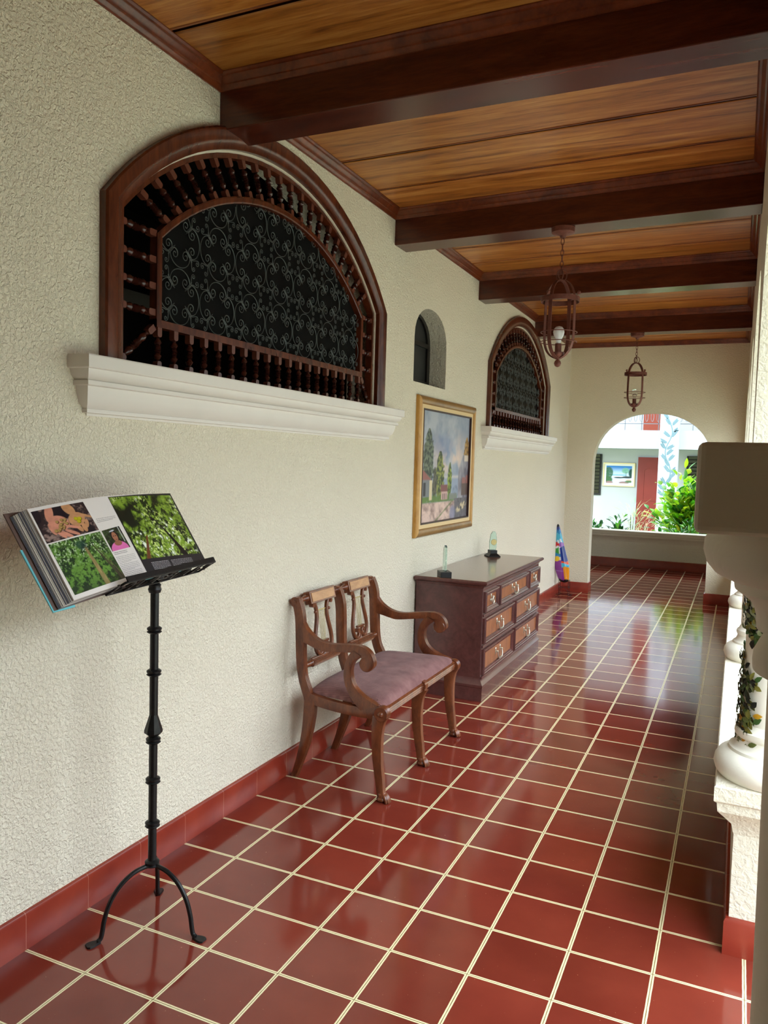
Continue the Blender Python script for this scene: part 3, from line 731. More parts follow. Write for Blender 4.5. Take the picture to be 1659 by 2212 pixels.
# ------------------------------------------------------------------ chest of drawers
def dresser():
    t = thing('chest_of_drawers', 'dark brown chest of seven drawers with metal drop handles', 'chest of drawers', (.25, 3.86, 0))
    x1, y0, y1 = .468, 3.10, 4.60
    m = MB().box(.012, x1, y0, y1, .09, .74)
    m.build('carcass', M['dresser'], t, bevel=.002)
    m = MB(); m.mould(.012, x1, y0, y1, [(.022, 0), (.022, .085), (.025, .09), (.025, .104), (.018, .112), (.012, .122), (.004, .134), (.002, .142), (-.004, .146)], 'x0'); m.build('plinth', M['dresser'], t, smooth=30)
    m = MB(); m.mould(.012, x1, y0, y1, [(.002, .722), (.006, .728), (.010, .736), (.022, .742), (.030, .748), (.034, .752), (.036, .762), (.028, .7695)], 'x0'); m.build('top_moulding', M['dresser'], t, smooth=30)
    m = MB(); m.mould(.014, x1, y0, y1, [(.028, .764), (.028, .7699), (.024, .7712)], 'x0'); m.build('top', M['dtop'], t)
    # front frieze and stiles
    rows_ = [(.565, .700, [(3.112, 3.405), (3.445, 4.215), (4.255, 4.588)]), (.365, .530, [(3.112, 3.825), (3.865, 4.588)]), (.165, .330, [(3.112, 3.825), (3.865, 4.588)])]
    f = MB().box(x1-.002, x1+.003, y0, y1, .145, .722)
    for z0, z1, cells in rows_: f.box(x1-.002, x1+.012, y0+.004, y1-.004, z0-.026, z0-.010)
    f.build('front_frame', M['dresser'], t, bevel=.0015)
    for r, (z0, z1, cells) in enumerate(rows_):
        for a, b in cells:
            rows = []
            for dx, k in ((0, 0), (.014, 0), (.020, .003), (.022, .008), (.018, .013), (.016, .020), (.012, .024), (.010, .030), (.006, .032), (.002, .032)):
                x = x1+.003+dx; rows.append([(x, a+k, z0+k), (x, b-k, z0+k), (x, b-k, z1-k), (x, a+k, z1-k)])
            d = MB().grid(rows, close_u=True).build('drawer', M['dresser'], t)
            MB().box(x1, x1+.008, a+.030, b-.030, z0+.030, z1-.030).build('drawer_panel', M['dpanel'], d)
            yc = (a+b)/2; zc = (z0+z1)/2+.004; X = x1+.009
            h = MB()
            if b-a > .5:
                for s in (-1, 1):
                    y = yc+s*.052
                    h.ball((X, y, zc+.012), .013, 10, (.35, 1, 1.6)); h.ball((X, y, zc-.006), .010, 10, (.35, 1, 1)); h.lathe([(0, .006), (.012, .005), (.016, .008), (.020, .003)], (X, y, zc+.004), (1, 0, 0), 12)
                h.tube([(X+.014, yc-.052, zc+.004), (X+.018, yc-.050, zc-.024), (X+.020, yc-.036, zc-.042), (X+.020, yc, zc-.045), (X+.020, yc+.036, zc-.042), (X+.018, yc+.050, zc-.024), (X+.014, yc+.052, zc+.004)], [.004, .005, .0055, .007, .0055, .005, .004], 8)
                h.build('drop_handle', M['pewter'], d, smooth=50)
            else:
                h.ball((X, yc, zc+.022), .012, 10, (.35, .8, 1.4)); h.lathe([(0, .006), (.013, .005), (.018, .008), (.022, .003)], (X, yc, zc+.014), (1, 0, 0), 12)
                h.tube([(X+.016, yc+.020*math.sin(k*2*PI/18), zc-.008+.022*math.cos(k*2*PI/18)) for k in range(18)], .0045, 8, closed=True)
                h.lathe([(0, .014), (.004, .012), (.006, .004)], (X, yc, zc-.008), (1, 0, 0), 16)
                h.build('ring_handle', M['pewter'], d, smooth=50)
dresser()
TZ = .7712
# glass awards
t = thing('glass_award', 'narrow green-edged glass award on a grey block at the near end of the chest', 'award', (.20, 3.13, TZ))
R_ = Matrix.Translation((.196, 3.13, TZ)) @ Matrix.Rotation(math.radians(33), 4, 'Z')
MB().box(-.036, .036, -.05, .06, 0, .036, R_).build('award_base', M['castblack'], t, bevel=.002)
m = MB(); out = [(-.032, .036), (.034, .036), (.034, .165), (.022, .188), (-.004, .206), (-.032, .196)]
R2 = Matrix.Translation((.196, 3.13, TZ)) @ Matrix.Rotation(math.radians(31), 4, 'Z')
m.add([R2 @ Vector((-.0065, y, z)) for y, z in out]+[R2 @ Vector((.0065, y, z)) for y, z in out], [tuple(range(6)), tuple(range(6, 12))[::-1]]+[(i, (i+1) % 6, 6+(i+1) % 6, 6+i) for i in range(6)])
m.build('glass_plate', M['glass'], t)
t = thing('medallion_award', 'clear glass award with gold medallion on a flared black foot, farther along the chest', 'award', (.13, 4.42, TZ))
R_ = Matrix.Translation((.135, 4.42, TZ)) @ Matrix.Rotation(math.radians(38), 4, 'Z')
m = MB(); rows = [[R_ @ Vector((sx*a, sy*b, z)) for sx, sy in ((-1, -1), (1, -1), (1, 1), (-1, 1))] for z, a, b in ((0, .045, .05), (.003, .05, .055), (.006, .05, .055), (.024, .030, .036), (.026, .028, .032), (.052, .028, .032))]
m.grid(rows, close_u=True, caps=True); m.build('award_base', M['castblack'], t)
m = MB(); out = [(-.026, .052), (.026, .052), (.034, .10), (.030, .16), (.020, .195), (.010, .203), (-.004, .200), (-.018, .18), (-.028, .12)]; k = len(out)
m.add([R_ @ Vector((x, -.006, z)) for x, z in out]+[R_ @ Vector((x, .006, z)) for x, z in out], [tuple(range(k)), tuple(range(k, 2*k))[::-1]]+[(i, (i+1) % k, k+(i+1) % k, k+i) for i in range(k)])
m.build('glass_plate', M['glass'], t)
m = MB(); m.lathe([(0, .0005), (0, .020), (.002, .024), (.004, .022), (.004, .0005)], (0, 0, 0), (0, -1, 0), 28, R_ @ Matrix.Translation((.006, -.006, .115))); m.build('medallion', M['brass'], t, smooth=40)

# ------------------------------------------------------------------ lanterns
def lantern(x, y, clear, label, rz=0):
    t = thing('hanging_lantern', label, 'lantern', (x, y, 2.77), 'iron cage lanterns under the beams')
    t.rotation_euler = (0, 0, rz)
    c = MB(world=False); c.lathe([(0, .062), (-.024, .060), (-.027, .056), (-.034, .030), (-.040, .018), (-.052, .012)], n=32); c.build('canopy', M['rust'], t, smooth=35)
    ch = MB(world=False); z = -.052; k = 0
    while z > -.235:
        a = PI/2*(k % 2); d = Vector((math.cos(a), math.sin(a), 0))
        ch.tube([Vector((0, 0, z-.018))+d*.0085*math.sin(q*2*PI/12)+Vector((0, 0, .019*math.cos(q*2*PI/12))) for q in range(12)], .0022, 6, closed=True); z -= .0295; k += 1
    for s in (-1, 1): ch.tube([Vector((s*.007, 0, -.246))+Vector((.020*math.sin(q*2*PI/18), .012*s*math.sin(q*2*PI/18), .030*math.cos(q*2*PI/18))) for q in range(18)], .003, 6, closed=True)
    ch.build('chain', M['rust'], t, smooth=50)
    # four straps bowed top and bottom
    pr = [(.004, -.270), (.030, -.276), (.056, -.296), (.078, -.330), (.088, -.370), (.090, -.42), (.091, -.50), (.090, -.575), (.083, -.615), (.066, -.648), (.040, -.672), (.006, -.688)]
    P = cr(pr, 40)
    for k in range(4):
        a = PI/4+k*PI/2+.419; d = Vector((math.cos(a), math.sin(a), 0)); sd = Vector((-math.sin(a), math.cos(a), 0))
        m = MB(world=False); m.strap([d*p[0]+Vector((0, 0, p[1])) for p in P], .021, .003, sd)
        m.tube([d*.100+Vector((0, 0, -.358)), d*.122+Vector((0, 0, -.358))], .002, 6); m.ball(d*.113+Vector((0, 0, -.350)), .010, 10)
        m.build('strap', M['rust'], t, smooth=50)
    circ = lambda r, z, n=36: [Vector((r*math.cos(q*2*PI/n), r*math.sin(q*2*PI/n), z)) for q in range(n)]
    m = MB(world=False); m.strap(circ(.100, -.375), .026, .003, (0, 0, 1), closed=True); m.build('wide_ring', M['rust'], t, smooth=50)
    for z in (-.547, -.598): MB(world=False).tube(circ(.095, z), .0026, 6, closed=True).build('thin_ring', M['rust'], t, smooth=60)
    MB(world=False).lathe([(-.730, .004), (-.724, .014), (-.710, .019), (-.698, .015), (-.690, .006), (-.684, .006)], n=18).build('finial', M['rust'], t, smooth=50)
    MB(world=False).lathe([(-.688, .012), (-.672, .030), (-.665, .034), (-.652, .034), (-.650, .018), (-.645, .0175), (-.606, .0175), (-.605, .010)], n=20).build('lamp_socket', M['rust'], t, smooth=40)
    MB(world=False).lathe([(-.607, .013), (-.590, .014), (-.575, .020), (-.560, .027), (-.545, .030), (-.530, .027), (-.518, .018), (-.513, .004)], n=24).build('bulb', M['clear'] if clear else M['bulb'], t, smooth=60)
lantern(.986, 2.60, False, 'nearer rusty iron cage lantern with a white bulb')
lantern(.965, 6.12, True, 'farther dark iron cage lantern with a clear bulb, in front of the arch wall', -.30)

# ------------------------------------------------------------------ music stand
PX, PY = .258, .275
t = thing('music_stand', 'black iron lectern stand on three bowed legs holding the open book', 'music stand', (PX, PY, 0))
m = MB()
R0 = .0132
def ringp(z): return [(z-.012, R0), (z-.0115, .018), (z-.007, .0235), (z-.002, .018), (z, .0225), (z+.005, .023), (z+.0095, .017), (z+.010, R0)]
prof = [(.196, .004), (.198, .019)]
for a in (.206, .335, .478): prof += ringp(a)
prof += ringp(.608); 
m.lathe(prof+[(.62, R0)], (PX, PY, 0), n=20)
m.lathe([(.618, R0), (.622, .016), (.632, .0285), (.640, .0285), (.688, R0), (.692, R0)], (PX, PY, 0), n=8)
prof = [(.690, R0)]
for a in (.826, .962): prof += ringp(a)
prof += [(1.078, R0), (1.080, .018), (1.09, .021), (1.098, .018), (1.104, .0195), (1.110, .0145), (1.122, .012), (1.150, .011)]
m.lathe(prof, (PX, PY, 0), n=20)
m.build('pole', M['castblack'], t, smooth=35)
for ang in (math.atan2(-.159, -.08), .01, math.atan2(.158, -.105)):
    d = Vector((math.cos(ang), math.sin(ang), 0)); sd = Vector((-d.y, d.x, 0)); b = Vector((PX, PY, 0))
    pr = cr([(.004, .198), (.03, .197), (.065, .188), (.105, .160), (.135, .118), (.152, .07), (.158, .035), (.163, .014), (.172, .007)], 30)
    leg = MB(); leg.tube([b+d*p[0]+Vector((0, 0, p[1])) for p in pr], .0072, 10); lo = leg.build('leg', M['castblack'], t, smooth=60)
    q = MB(); rows = []
    for s, wd_ in ((.165, .007), (.175, .010), (.188, .015), (.200, .016), (.207, .011)):
        zt = .008-(s-.165)*.06
        rows.append([b+d*s-sd*wd_+Vector((0, 0, .0005)), b+d*s+sd*wd_+Vector((0, 0, .0005)), b+d*s+sd*wd_*.9+Vector((0, 0, zt)), b+d*s-sd*wd_*.9+Vector((0, 0, zt))])
    q.grid(rows, close_u=True, caps=True); q.build('foot_pad', M['castblack'], lo, smooth=30)
O = Vector((.35, .14, 1.157)); WD = Vector((-.149, .989, 0)).normalized(); UP = Vector((-.523, -.079, .849)).normalized(); NN = WD.cross(UP).normalized()
def BK(w, u, n): return O+WD*w+UP*u+NN*n
# tray: openwork shelf under the book
tr = MB()
def bar(a, b, r=.004): tr.tube([BK(*a), BK(*b)], r, 6)
ys = -.0135
for n_ in (.038, -.034):
    rows = [[BK(w, ys+a, n_+b) for a, b in ((0, 0), (-.006, 0), (-.006, .004), (0, .004))] for w in (-.178, .325)]; tr.grid(rows, close_u=True, caps=True)
tr.grid([[BK(w, ys+a, .042+b) for a, b in ((-.004, 0), (.012, .001), (.012, .004), (-.004, .004))] for w in (-.172, .318)], close_u=True, caps=True)
for w in (-.178, -.10, .075, .25, .325): bar((w, ys-.003, -.032), (w, ys-.003, .040), .0035)
for c in (-.14, -.02, .16, .29):
    for s in (-1, 1):
        pts = [BK(c+s*(.008+.050*k), ys-.003, .004+.026*math.sin(k*PI*1.6)*s) for k in [i/14 for i in range(15)]]; tr.tube(pts, .003, 6)
for k in range(2):
    c = .072; s = (-1, 1)[k]
    tr.tube([BK(c+s*(.006+.022*(1-i/24))*math.cos(i/24*3*PI)*1.0+s*.02, ys-.003, .004+(.022*(1-i/24))*math.sin(i/24*3*PI)) for i in range(25)], .003, 6)
tr.build('tray', M['castblack'], t, smooth=50)
bp_ = MB(); bp_.plate([(-.17, -.01), (.31, -.01), (.31, .17), (.07, .24), (-.17, .17)], [[(-.14, .02), (.05, .02), (.05, .20), (-.14, .15)], [(.09, .02), (.28, .02), (.28, .15), (.09, .20)]], BK(0, 0, -.052), WD, UP, .008)
bp_.tube([BK(.07, .02, -.05), Vector((PX, PY, 1.14))], .010, 10); bp_.build('desk_plate', M['castblack'], t)

# ------------------------------------------------------------------ printed pictures
def vnoise(x, y, seed=0):
    xi = np.floor(x).astype(int); yi = np.floor(y).astype(int); fx = x-xi; fy = y-yi; fx = fx*fx*(3-2*fx); fy = fy*fy*(3-2*fy)
    def h(a, b):
        n = (a*374761393+b*668265263+seed*982451653) & 0xffffffff; n = ((n ^ (n >> 13))*1274126177) & 0xffffffff; return ((n ^ (n >> 16)) & 0xffff)/65535.
    return (h(xi, yi)*(1-fx)+h(xi+1, yi)*fx)*(1-fy)+(h(xi, yi+1)*(1-fx)+h(xi+1, yi+1)*fx)*fy
def fbm(x, y, o=4, seed=0):
    r = 0; a = .5; s = 0
    for k in range(o):
        c_, s_ = math.cos(.7+k*1.3), math.sin(.7+k*1.3)
        r = r+a*vnoise((x*c_-y*s_)*2**k+50, (x*s_+y*c_)*2**k+50, seed+k); s += a; a *= .6
    return r/s
def L3(c): return np.array(lin(*c)[:3])
def mixc(A, B, f): f = np.clip(f, 0, 1)[..., None]; return A*(1-f)+B*f
def ell(U, V, cx_, cy_, rx, ry, rot=0, soft=.1):
    c, s = math.cos(rot), math.sin(rot); x = ((U-cx_)*c+(V-cy_)*s)/rx; y = (-(U-cx_)*s+(V-cy_)*c)/ry
    return np.clip((1-np.sqrt(x*x+y*y))/soft+.5, 0, 1)
def rect(U, V, a, b, c, d, s=.004): return np.clip((U-a)/s+.5, 0, 1)*np.clip((b-U)/s+.5, 0, 1)*np.clip((V-c)/s+.5, 0, 1)*np.clip((d-V)/s+.5, 0, 1)
def picture(name, P, nx, ny, fn, mat, parent=None):
    """P(u,v)->point; fn(U,V)->rgb array, v upward"""
    us = np.linspace(0, 1, nx); vs = np.linspace(0, 1, ny); U, V = np.meshgrid(us, vs); C = fn(U, V)
    m = MB(); m.v = [tuple(P(u, v)) for v in vs for u in us]; m.f = [(j*nx+i, j*nx+i+1, (j+1)*nx+i+1, (j+1)*nx+i) for j in range(ny-1) for i in range(nx-1)]
    m.c = [(c[0], c[1], c[2], 1) for c in np.clip(C, 0, 1).reshape(-1, 3)]
    return m.build(name, mat, parent)
def quadP(c00, c10, c11, c01, f):
    def P(u, v):
        w = (1-u)*(1-v)*np.array(c00)+u*(1-v)*np.array(c10)+u*v*np.array(c11)+(1-u)*v*np.array(c01); return f(w[0], w[1])
    return P
# page surfaces
def nright(w, u): return .009*math.exp(-((w-.02)/.03)**2)*(1 if w > 0 else 0)*0+.006*math.sin(min(max(w/.345, 0), 1)*PI)**1.0*.8
def nleft(w, u): k = min(max(-w/.345, 0), 1); return .010*math.sin(k*PI*.9)*(1-.3*k)+.012*k*0
BR = thing('open_book', 'large open picture book with forest photographs lying on the stand', 'book', BK(0, 0, 0))
def RP(w, u, d=0): return BK(w, u, nright(w, u)+d)
def LP_(w, u, d=0): return BK(w, u, nleft(w, u)+d)
def slab(f, quad, n0, n1, mat, name, N=14):
    rows = []
    for i in range(N+1):
        k = i/N; a = np.array(quad[0])*(1-k)+np.array(quad[1])*k; b = np.array(quad[3])*(1-k)+np.array(quad[2])*k
        rows.append([f(a[0], a[1], n0), f(b[0], b[1], n0), f(b[0], b[1], n1), f(a[0], a[1], n1)])
    return MB().grid(rows, close_u=True, caps=True).build(name, mat, BR)
slab(RP, [(0, -.001), (.345, -.001), (.338, .263), (0, .268)], -.010, 0, M['paper'], 'right_pages')
slab(LP_, [(0, -.001), (-.350, -.018), (-.352, .243), (0, .268)], -.004, 0, M['paper'], 'left_page')
# fanned block of left pages
m = MB(); rnd = random.Random(5)
pcol = [(228, 220, 208), (206, 198, 186), (190, 180, 170), (120, 118, 122), (214, 206, 196), (160, 150, 140), (90, 90, 104), (222, 214, 204)]
for k in range(22):
    z0 = -.0055-k*.00135; ex = -.352-.0011*k-rnd.uniform(0, .0012); c_ = lin(*rnd.choice(pcol)); dn = -.0006*k
    q = [(0, 0), (ex+.002, -.018+dn*.3), (ex-.004, .243+dn*.25), (0, .266)]
    rows = [[LP_(q[0][0], q[0][1], z0), LP_(q[1][0]*.6, q[1][1]*.6, z0), LP_(*q[1], z0)], [LP_(q[3][0], q[3][1], z0), LP_(q[2][0]*.6, .266+(q[2][1]-.266)*.6, z0), LP_(*q[2], z0)]]
    top = rows; bot = [[p-NN*.0011 for p in r] for r in rows]
    m.grid(top, col=c_); m.grid(bot, col=c_)
    e = [rows[0][2], rows[1][2]]; m.grid([e, [p-NN*.0011 for p in e]], col=c_)
    for r in rows: m.grid([r, [p-NN*.0011 for p in r]], col=c_)
m.build('page_block', M['pageedge'], BR)
M['cover'] = simple('dark_brown_cover', lin(104, 80, 72), .5); M['teal'] = simple('teal_dust_jacket', lin(110, 196, 206), .4); M['capt'] = simple('black_page_border', lin(34, 30, 34), .4)
m = MB()
m.grid([[BK(w, u, n) for w, u, n in ((0, -.004, -.040), (-.385, -.022, -.036), (-.392, .252, -.034), (0, .272, -.040))], [BK(w, u, n) for w, u, n in ((0, -.004, -.043), (-.385, -.022, -.039), (-.392, .252, -.037), (0, .272, -.043))]], close_u=True, caps=True)
m.build('back_cover', M['cover'], BR); m = MB()
m.grid([[BK(w, u, n) for w, u, n in ((0, -.004, -.012), (.350, -.004, -.011), (.344, .269, -.011), (0, .272, -.012))], [BK(w, u, n) for w, u, n in ((0, -.004, -.015), (.350, -.004, -.014), (.344, .269, -.014), (0, .272, -.015))]], close_u=True, caps=True)
m.grid([[BK(0, u, n) for u, n in ((-.004, -.043), (.272, -.043))], [BK(.012, u, n) for u, n in ((-.004, -.013), (.272, -.013))]])
m.build('front_cover', M['cover'], BR)
m = MB(); m.grid([[BK(w, u, n) for w, u, n in ((-.30, -.024, -.0435), (-.389, -.025, -.0395), (-.396, .150, -.0385), (-.30, .150, -.0435))], [BK(w, u, n) for w, u, n in ((-.30, -.024, -.041), (-.390, -.025, -.036), (-.397, .150, -.0345), (-.30, .150, -.041))]], close_u=True, caps=True)
m.build('dust_jacket', M['teal'], BR); m = MB()
m.grid([[BK(w, u, n) for w, u, n in ((0, -.006, -.017), (.20, -.006, -.016), (.20, .1, -.016), (0, .1, -.017))], [BK(w, u, n) for w, u, n in ((0, -.006, -.0155), (.20, -.006, -.0145), (.20, .1, -.0145), (0, .1, -.0155))]], close_u=True, caps=True)
m.build('dust_jacket', M['teal'], BR)
def forest_up(U, V):
    n = fbm(U*16, V*12, 5, 3); n2 = fbm(U*46, V*34, 3, 9); big = fbm(U*4, V*3.5, 3, 21)
    C = mixc(np.ones(U.shape+(3,))*L3((30, 44, 18)), np.ones(U.shape+(3,))*L3((128, 158, 48)), (n-.36)*4+(n2-.5)*2.2)
    C = mixc(C, np.ones(U.shape+(3,))*L3((206, 222, 130)), (n2-.56)*6*np.clip((big-.40)*5, 0, 1))
    C = mixc(C, np.ones(U.shape+(3,))*L3((232, 238, 220)), (fbm(U*22, V*15, 3, 31)-.64)*10*np.clip((big-.45)*5, 0, 1))
    C = mixc(C, np.ones(U.shape+(3,))*L3((20, 28, 16)), ((.42-big)*6)*(V > .3))
    dk = np.ones(U.shape+(3,))*L3((18, 14, 16))
    xc = .46+.26*np.clip((.62-V)/.62, 0, 1)**.75; w = .014+.085*np.clip((.55-V), 0, 1)**1.3
    C = mixc(C, dk, np.clip((w-np.abs(U-xc))/.01, 0, 1)*(V < .62))
    for a, l in ((2.6, .16), (.6, .2), (1.5, .18), (2.1, .1), (-.3, .14), (3.3, .2)):
        for k in range(9):
            x = .47+math.cos(a+.15*math.sin(k))*l*k/9; y = .60+math.sin(a)*l*k/9*1.2; C = mixc(C, dk, ell(U, V, x, y, .010-.0007*k, .014-.001*k, 0, .5)*.9)
    xr = .10+.14*V/.35; C = mixc(C, np.ones(U.shape+(3,))*L3((112, 66, 40)), np.clip((.035-.05*V-np.abs(U-xr))/.01, 0, 1)*(V < .36))
    C = mixc(C, dk, np.clip((fbm(U*30, V*30, 3, 77)-.5)*12, 0, 1)*np.clip((.16-V+.1*np.abs(U-.72)*0)/.08, 0, 1)*(U > .6))
    return C
def forest_pg(U, V):
    n = fbm(U*15, V*12, 5, 43); n2 = fbm(U*40, V*34, 3, 49); big = fbm(U*3, V*3, 3, 51)
    C = mixc(np.ones(U.shape+(3,))*L3((34, 58, 30)), np.ones(U.shape+(3,))*L3((104, 146, 60)), (n-.38)*4+(n2-.5)*2)
    C = mixc(C, np.ones(U.shape+(3,))*L3((196, 214, 180)), (n2-.6)*7*np.clip((V-.45)*3, 0, 1))
    C = mixc(C, np.ones(U.shape+(3,))*L3((40, 46, 32)), np.clip((.25-V)*2, 0, .7)+np.clip((U-.8)*2, 0, .4))
    for x0, x1, w, c in ((.55, .62, .055, (150, 130, 84)), (.66, .93, .035, (74, 66, 50)), (.70, .99, .02, (96, 84, 60))):
        xc = x0+(x1-x0)*(1-V)*1.05; C = mixc(C, np.ones(U.shape+(3,))*(L3(c))*(.6+.8*fbm(U*40, V*8, 3, 5)[..., None]), np.clip((w*(.35+.65*(1-V))-np.abs(U-xc))/.012, 0, 1)*(V < .8))
    C = mixc(C, np.ones(U.shape+(3,))*L3((20, 60, 56)), ell(U, V, .52, .84, .10, .09, 0, .5)*.8)
    return C
def hands(U, V):
    n = fbm(U*14, V*10, 4, 63)
    C = mixc(np.ones(U.shape+(3,))*L3((46, 34, 38)), np.ones(U.shape+(3,))*L3((150, 124, 116)), (n-.48)*4)
    C = mixc(C, np.ones(U.shape+(3,))*L3((24, 20, 30)), np.clip(ell(U, V, .46, .85, .14, .28, .2)+ell(U, V, .80, .16, .12, .26, .3)+ell(U, V, .02, .9, .1, .3), 0, 1))
    sk = np.ones(U.shape+(3,))*L3((214, 142, 118)); sk2 = np.ones(U.shape+(3,))*L3((206, 148, 104))
    a = ell(U, V, .36, .50, .17, .24, .2)
    for x, y, rx, ry, r in ((.27, .84, .075, .28, -.2), (.20, .36, .045, .19, .1), (.30, .16, .04, .16, .35), (.40, .10, .042, .17, .5), (.50, .14, .042, .17, .7), (.55, .30, .04, .16, .9)): a = np.clip(a+ell(U, V, x, y, rx, ry, r), 0, 1)
    b = ell(U, V, .70, .50, .16, .22, -.2)
    for x, y, rx, ry, r in ((.64, .86, .10, .22, .2), (.86, .58, .04, .22, .9), (.66, .22, .045, .15, .2), (.76, .20, .045, .16, 0), (.84, .30, .04, .14, -.2)): b = np.clip(b+ell(U, V, x, y, rx, ry, r), 0, 1)
    C = mixc(C, sk2*(.7+.5*fbm(U*8, V*8, 3, 4)[..., None]), b); C = mixc(C, sk*(.7+.5*fbm(U*9, V*9, 3, 14)[..., None]), a)
    r = random.Random(2)
    for k in range(16): x = .36+r.uniform(-.13, .13); y = .42+r.uniform(-.15, .16); C = mixc(C, np.ones(U.shape+(3,))*L3((90, 60, 36)), ell(U, V, x+.006, y-.012, .032, .05, 0, .3)); C = mixc(C, np.ones(U.shape+(3,))*L3((176, 142, 84)), ell(U, V, x, y, .026, .042, 0, .4))
    for x, y in ((.68, .52), (.75, .50), (.71, .42)): C = mixc(C, np.ones(U.shape+(3,))*L3((110, 100, 10)), ell(U, V, x+.005, y-.01, .042, .062, 0, .2)); C = mixc(C, np.ones(U.shape+(3,))*L3((192, 178, 30)), ell(U, V, x, y, .036, .055, 0, .3))
    return C
def portrait(U, V):
    C = mixc(np.ones(U.shape+(3,))*L3((30, 34, 26)), np.ones(U.shape+(3,))*L3((76, 96, 54)), (fbm(U*8, V*8, 3, 8)-.4)*3)
    C = mixc(C, np.ones(U.shape+(3,))*L3((200, 206, 196)), rect(U, V, .86, .92, .3, 1, .02)*.7)
    C = mixc(C, np.ones(U.shape+(3,))*L3((226, 112, 176)), np.clip(ell(U, V, .48, .02, .46, .36, 0, .05), 0, 1))
    sk = np.ones(U.shape+(3,))*L3((168, 110, 84))
    C = mixc(C, sk*.85, np.clip(rect(U, V, .40, .60, .22, .5, .03)+ell(U, V, .5, .30, .20, .12), 0, 1))
    C = mixc(C, np.ones(U.shape+(3,))*L3((26, 20, 22)), ell(U, V, .49, .66, .20, .28, 0, .1)); C = mixc(C, sk, ell(U, V, .49, .60, .135, .22, 0, .12))
    C = mixc(C, np.ones(U.shape+(3,))*L3((40, 28, 28)), np.clip(ell(U, V, .44, .64, .035, .018)+ell(U, V, .55, .64, .035, .018), 0, 1)); C = mixc(C, np.ones(U.shape+(3,))*L3((130, 60, 60)), ell(U, V, .5, .47, .05, .018)); C = mixc(C, np.ones(U.shape+(3,))*L3((190, 190, 200)), ell(U, V, .47, .88, .15, .035, .1))
    return C
e = .0006
Rf = lambda w, u: RP(w, u, e); Lf = lambda w, u: LP_(w, u, e); Lf2 = lambda w, u: LP_(w, u, e*2); Rf2 = lambda w, u: RP(w, u, e*2)
picture('printed_photo', quadP((.008, .052), (.331, .034), (.335, .256), (.001, .262), Rf2), 230, 160, forest_up, M['print'], BR)
MB().grid([[RP(w, u*1.0, e) for w in [i/16*.344 for i in range(17)]] for u in (-.0005, .07, .14, .2, .264)]).build('black_page', M['capt'], BR)
picture('printed_photo', quadP((-.339, -.006), (-.118, .007), (-.127, .155), (-.343, .139), Lf), 190, 130, forest_pg, M['print'], BR)
picture('printed_photo', quadP((-.345, .142), (-.127, .160), (-.134, .250), (-.345, .234), Lf), 170, 80, hands, M['print'], BR)
picture('printed_photo', quadP((-.117, .090), (-.018, .097), (-.022, .167), (-.118, .156), Lf), 80, 70, portrait, M['print'], BR)
# lines of small type
tx = MB(); r = random.Random(9)
def tline(f, w0, w1, u0, u1, h, m):
    k = 0.0; L = w1-w0
    while k < 1:
        b = min(1, k+r.uniform(.04, .12)); a_ = w0+L*k; b_ = w0+L*b; ua = u0+(u1-u0)*k; ub = u0+(u1-u0)*b
        m.add([f(a_, ua), f(b_, ub), f(b_, ub+h), f(a_, ua+h)], [(0, 1, 2, 3)]); k = b+.02
for k in range(3): tline(Lf, -.116, -.014-.02*(k == 2), .193-.005*k, .200-.005*k, .0011, tx)
gp = simple('grey_print', lin(130, 122, 120), .5); tx.build('text_block', gp, BR); tx = MB()
for k in range(2): tline(Lf, -.115, -.045, .084-.005*k, .088-.005*k, .0016, tx)
tx.build('text_block', gp, BR); tx = MB()
for k in range(14): tline(Lf, -.115, -.016 if k % 5 != 4 else -.05, .070-.0049*k, .0745-.0049*k, .0010, tx)
tx.build('text_block', gp, BR)
tx = MB(); wp = simple('white_print', lin(214, 208, 208), .5)
for k in range(8): tline(Rf2, .040, .128, .036-.0045*k, .031-.0045*k, .0013, tx)
tx.build('text_block', wp, BR); tx = MB()
for k in range(8): tline(Rf2, .140, .262, .030-.0045*k, .024-.0045*k, .0011, tx)
tx.build('text_block', wp, BR); tx = MB()
tx.lathe([(0, .004), (.0003, .004)], RP(.311, .008, .0012), NN, 14)
tx.build('page_dot', wp, BR)

# ------------------------------------------------------------------ village painting on the left wall
PT = thing('framed_painting', 'gilt-framed painting of a village lane with poplars, above the chest', 'painting', (0, 3.62, 1.475))
y0, y1, z0, z1 = 3.03, 4.205, 1.017, 1.941
def fbar(nm, ya, yb, za, zb, mat, ends):
    # rounded frame member, mitred ends
    n = 10; rows = []
    vert = ends == 'v'
    for sgn in (0, 1):
        row = []
        for k in range(n+1):
            th = PI*k/n; off = (1-math.cos(th))/2; xh = .012+.020*math.sin(th)**.7
            if vert:
                y = ya+(yb-ya)*off; inn = off if yb > ya else off; d = abs(yb-ya)*off; z = (za+d) if sgn == 0 else (zb-d); row.append((xh, y, z))
            else:
                z = za+(zb-za)*off; d = abs(zb-za)*off; y = (ya+d) if sgn == 0 else (yb-d); row.append((xh, y, z))
        row.append((.001, row[-1][1], row[-1][2])); row.insert(0, (.001, row[0][1], row[0][2]))
        rows.append(row)
    return MB().grid(rows, close_u=True, caps=True).build('frame_bar', mat, PT, smooth=50)
FW = .055
fbar('l', y0, y0+FW, z0, z1, M['gilt'], 'v'); fbar('r', y1, y1-FW, z0, z1, M['gilt'], 'v')
fbar('t', y0, y1, z1, z1-FW, M['giltd'], 'h'); fbar('b', y0, y1, z0, z0+FW, M['giltd'], 'h')
a = .05; b_ = .098
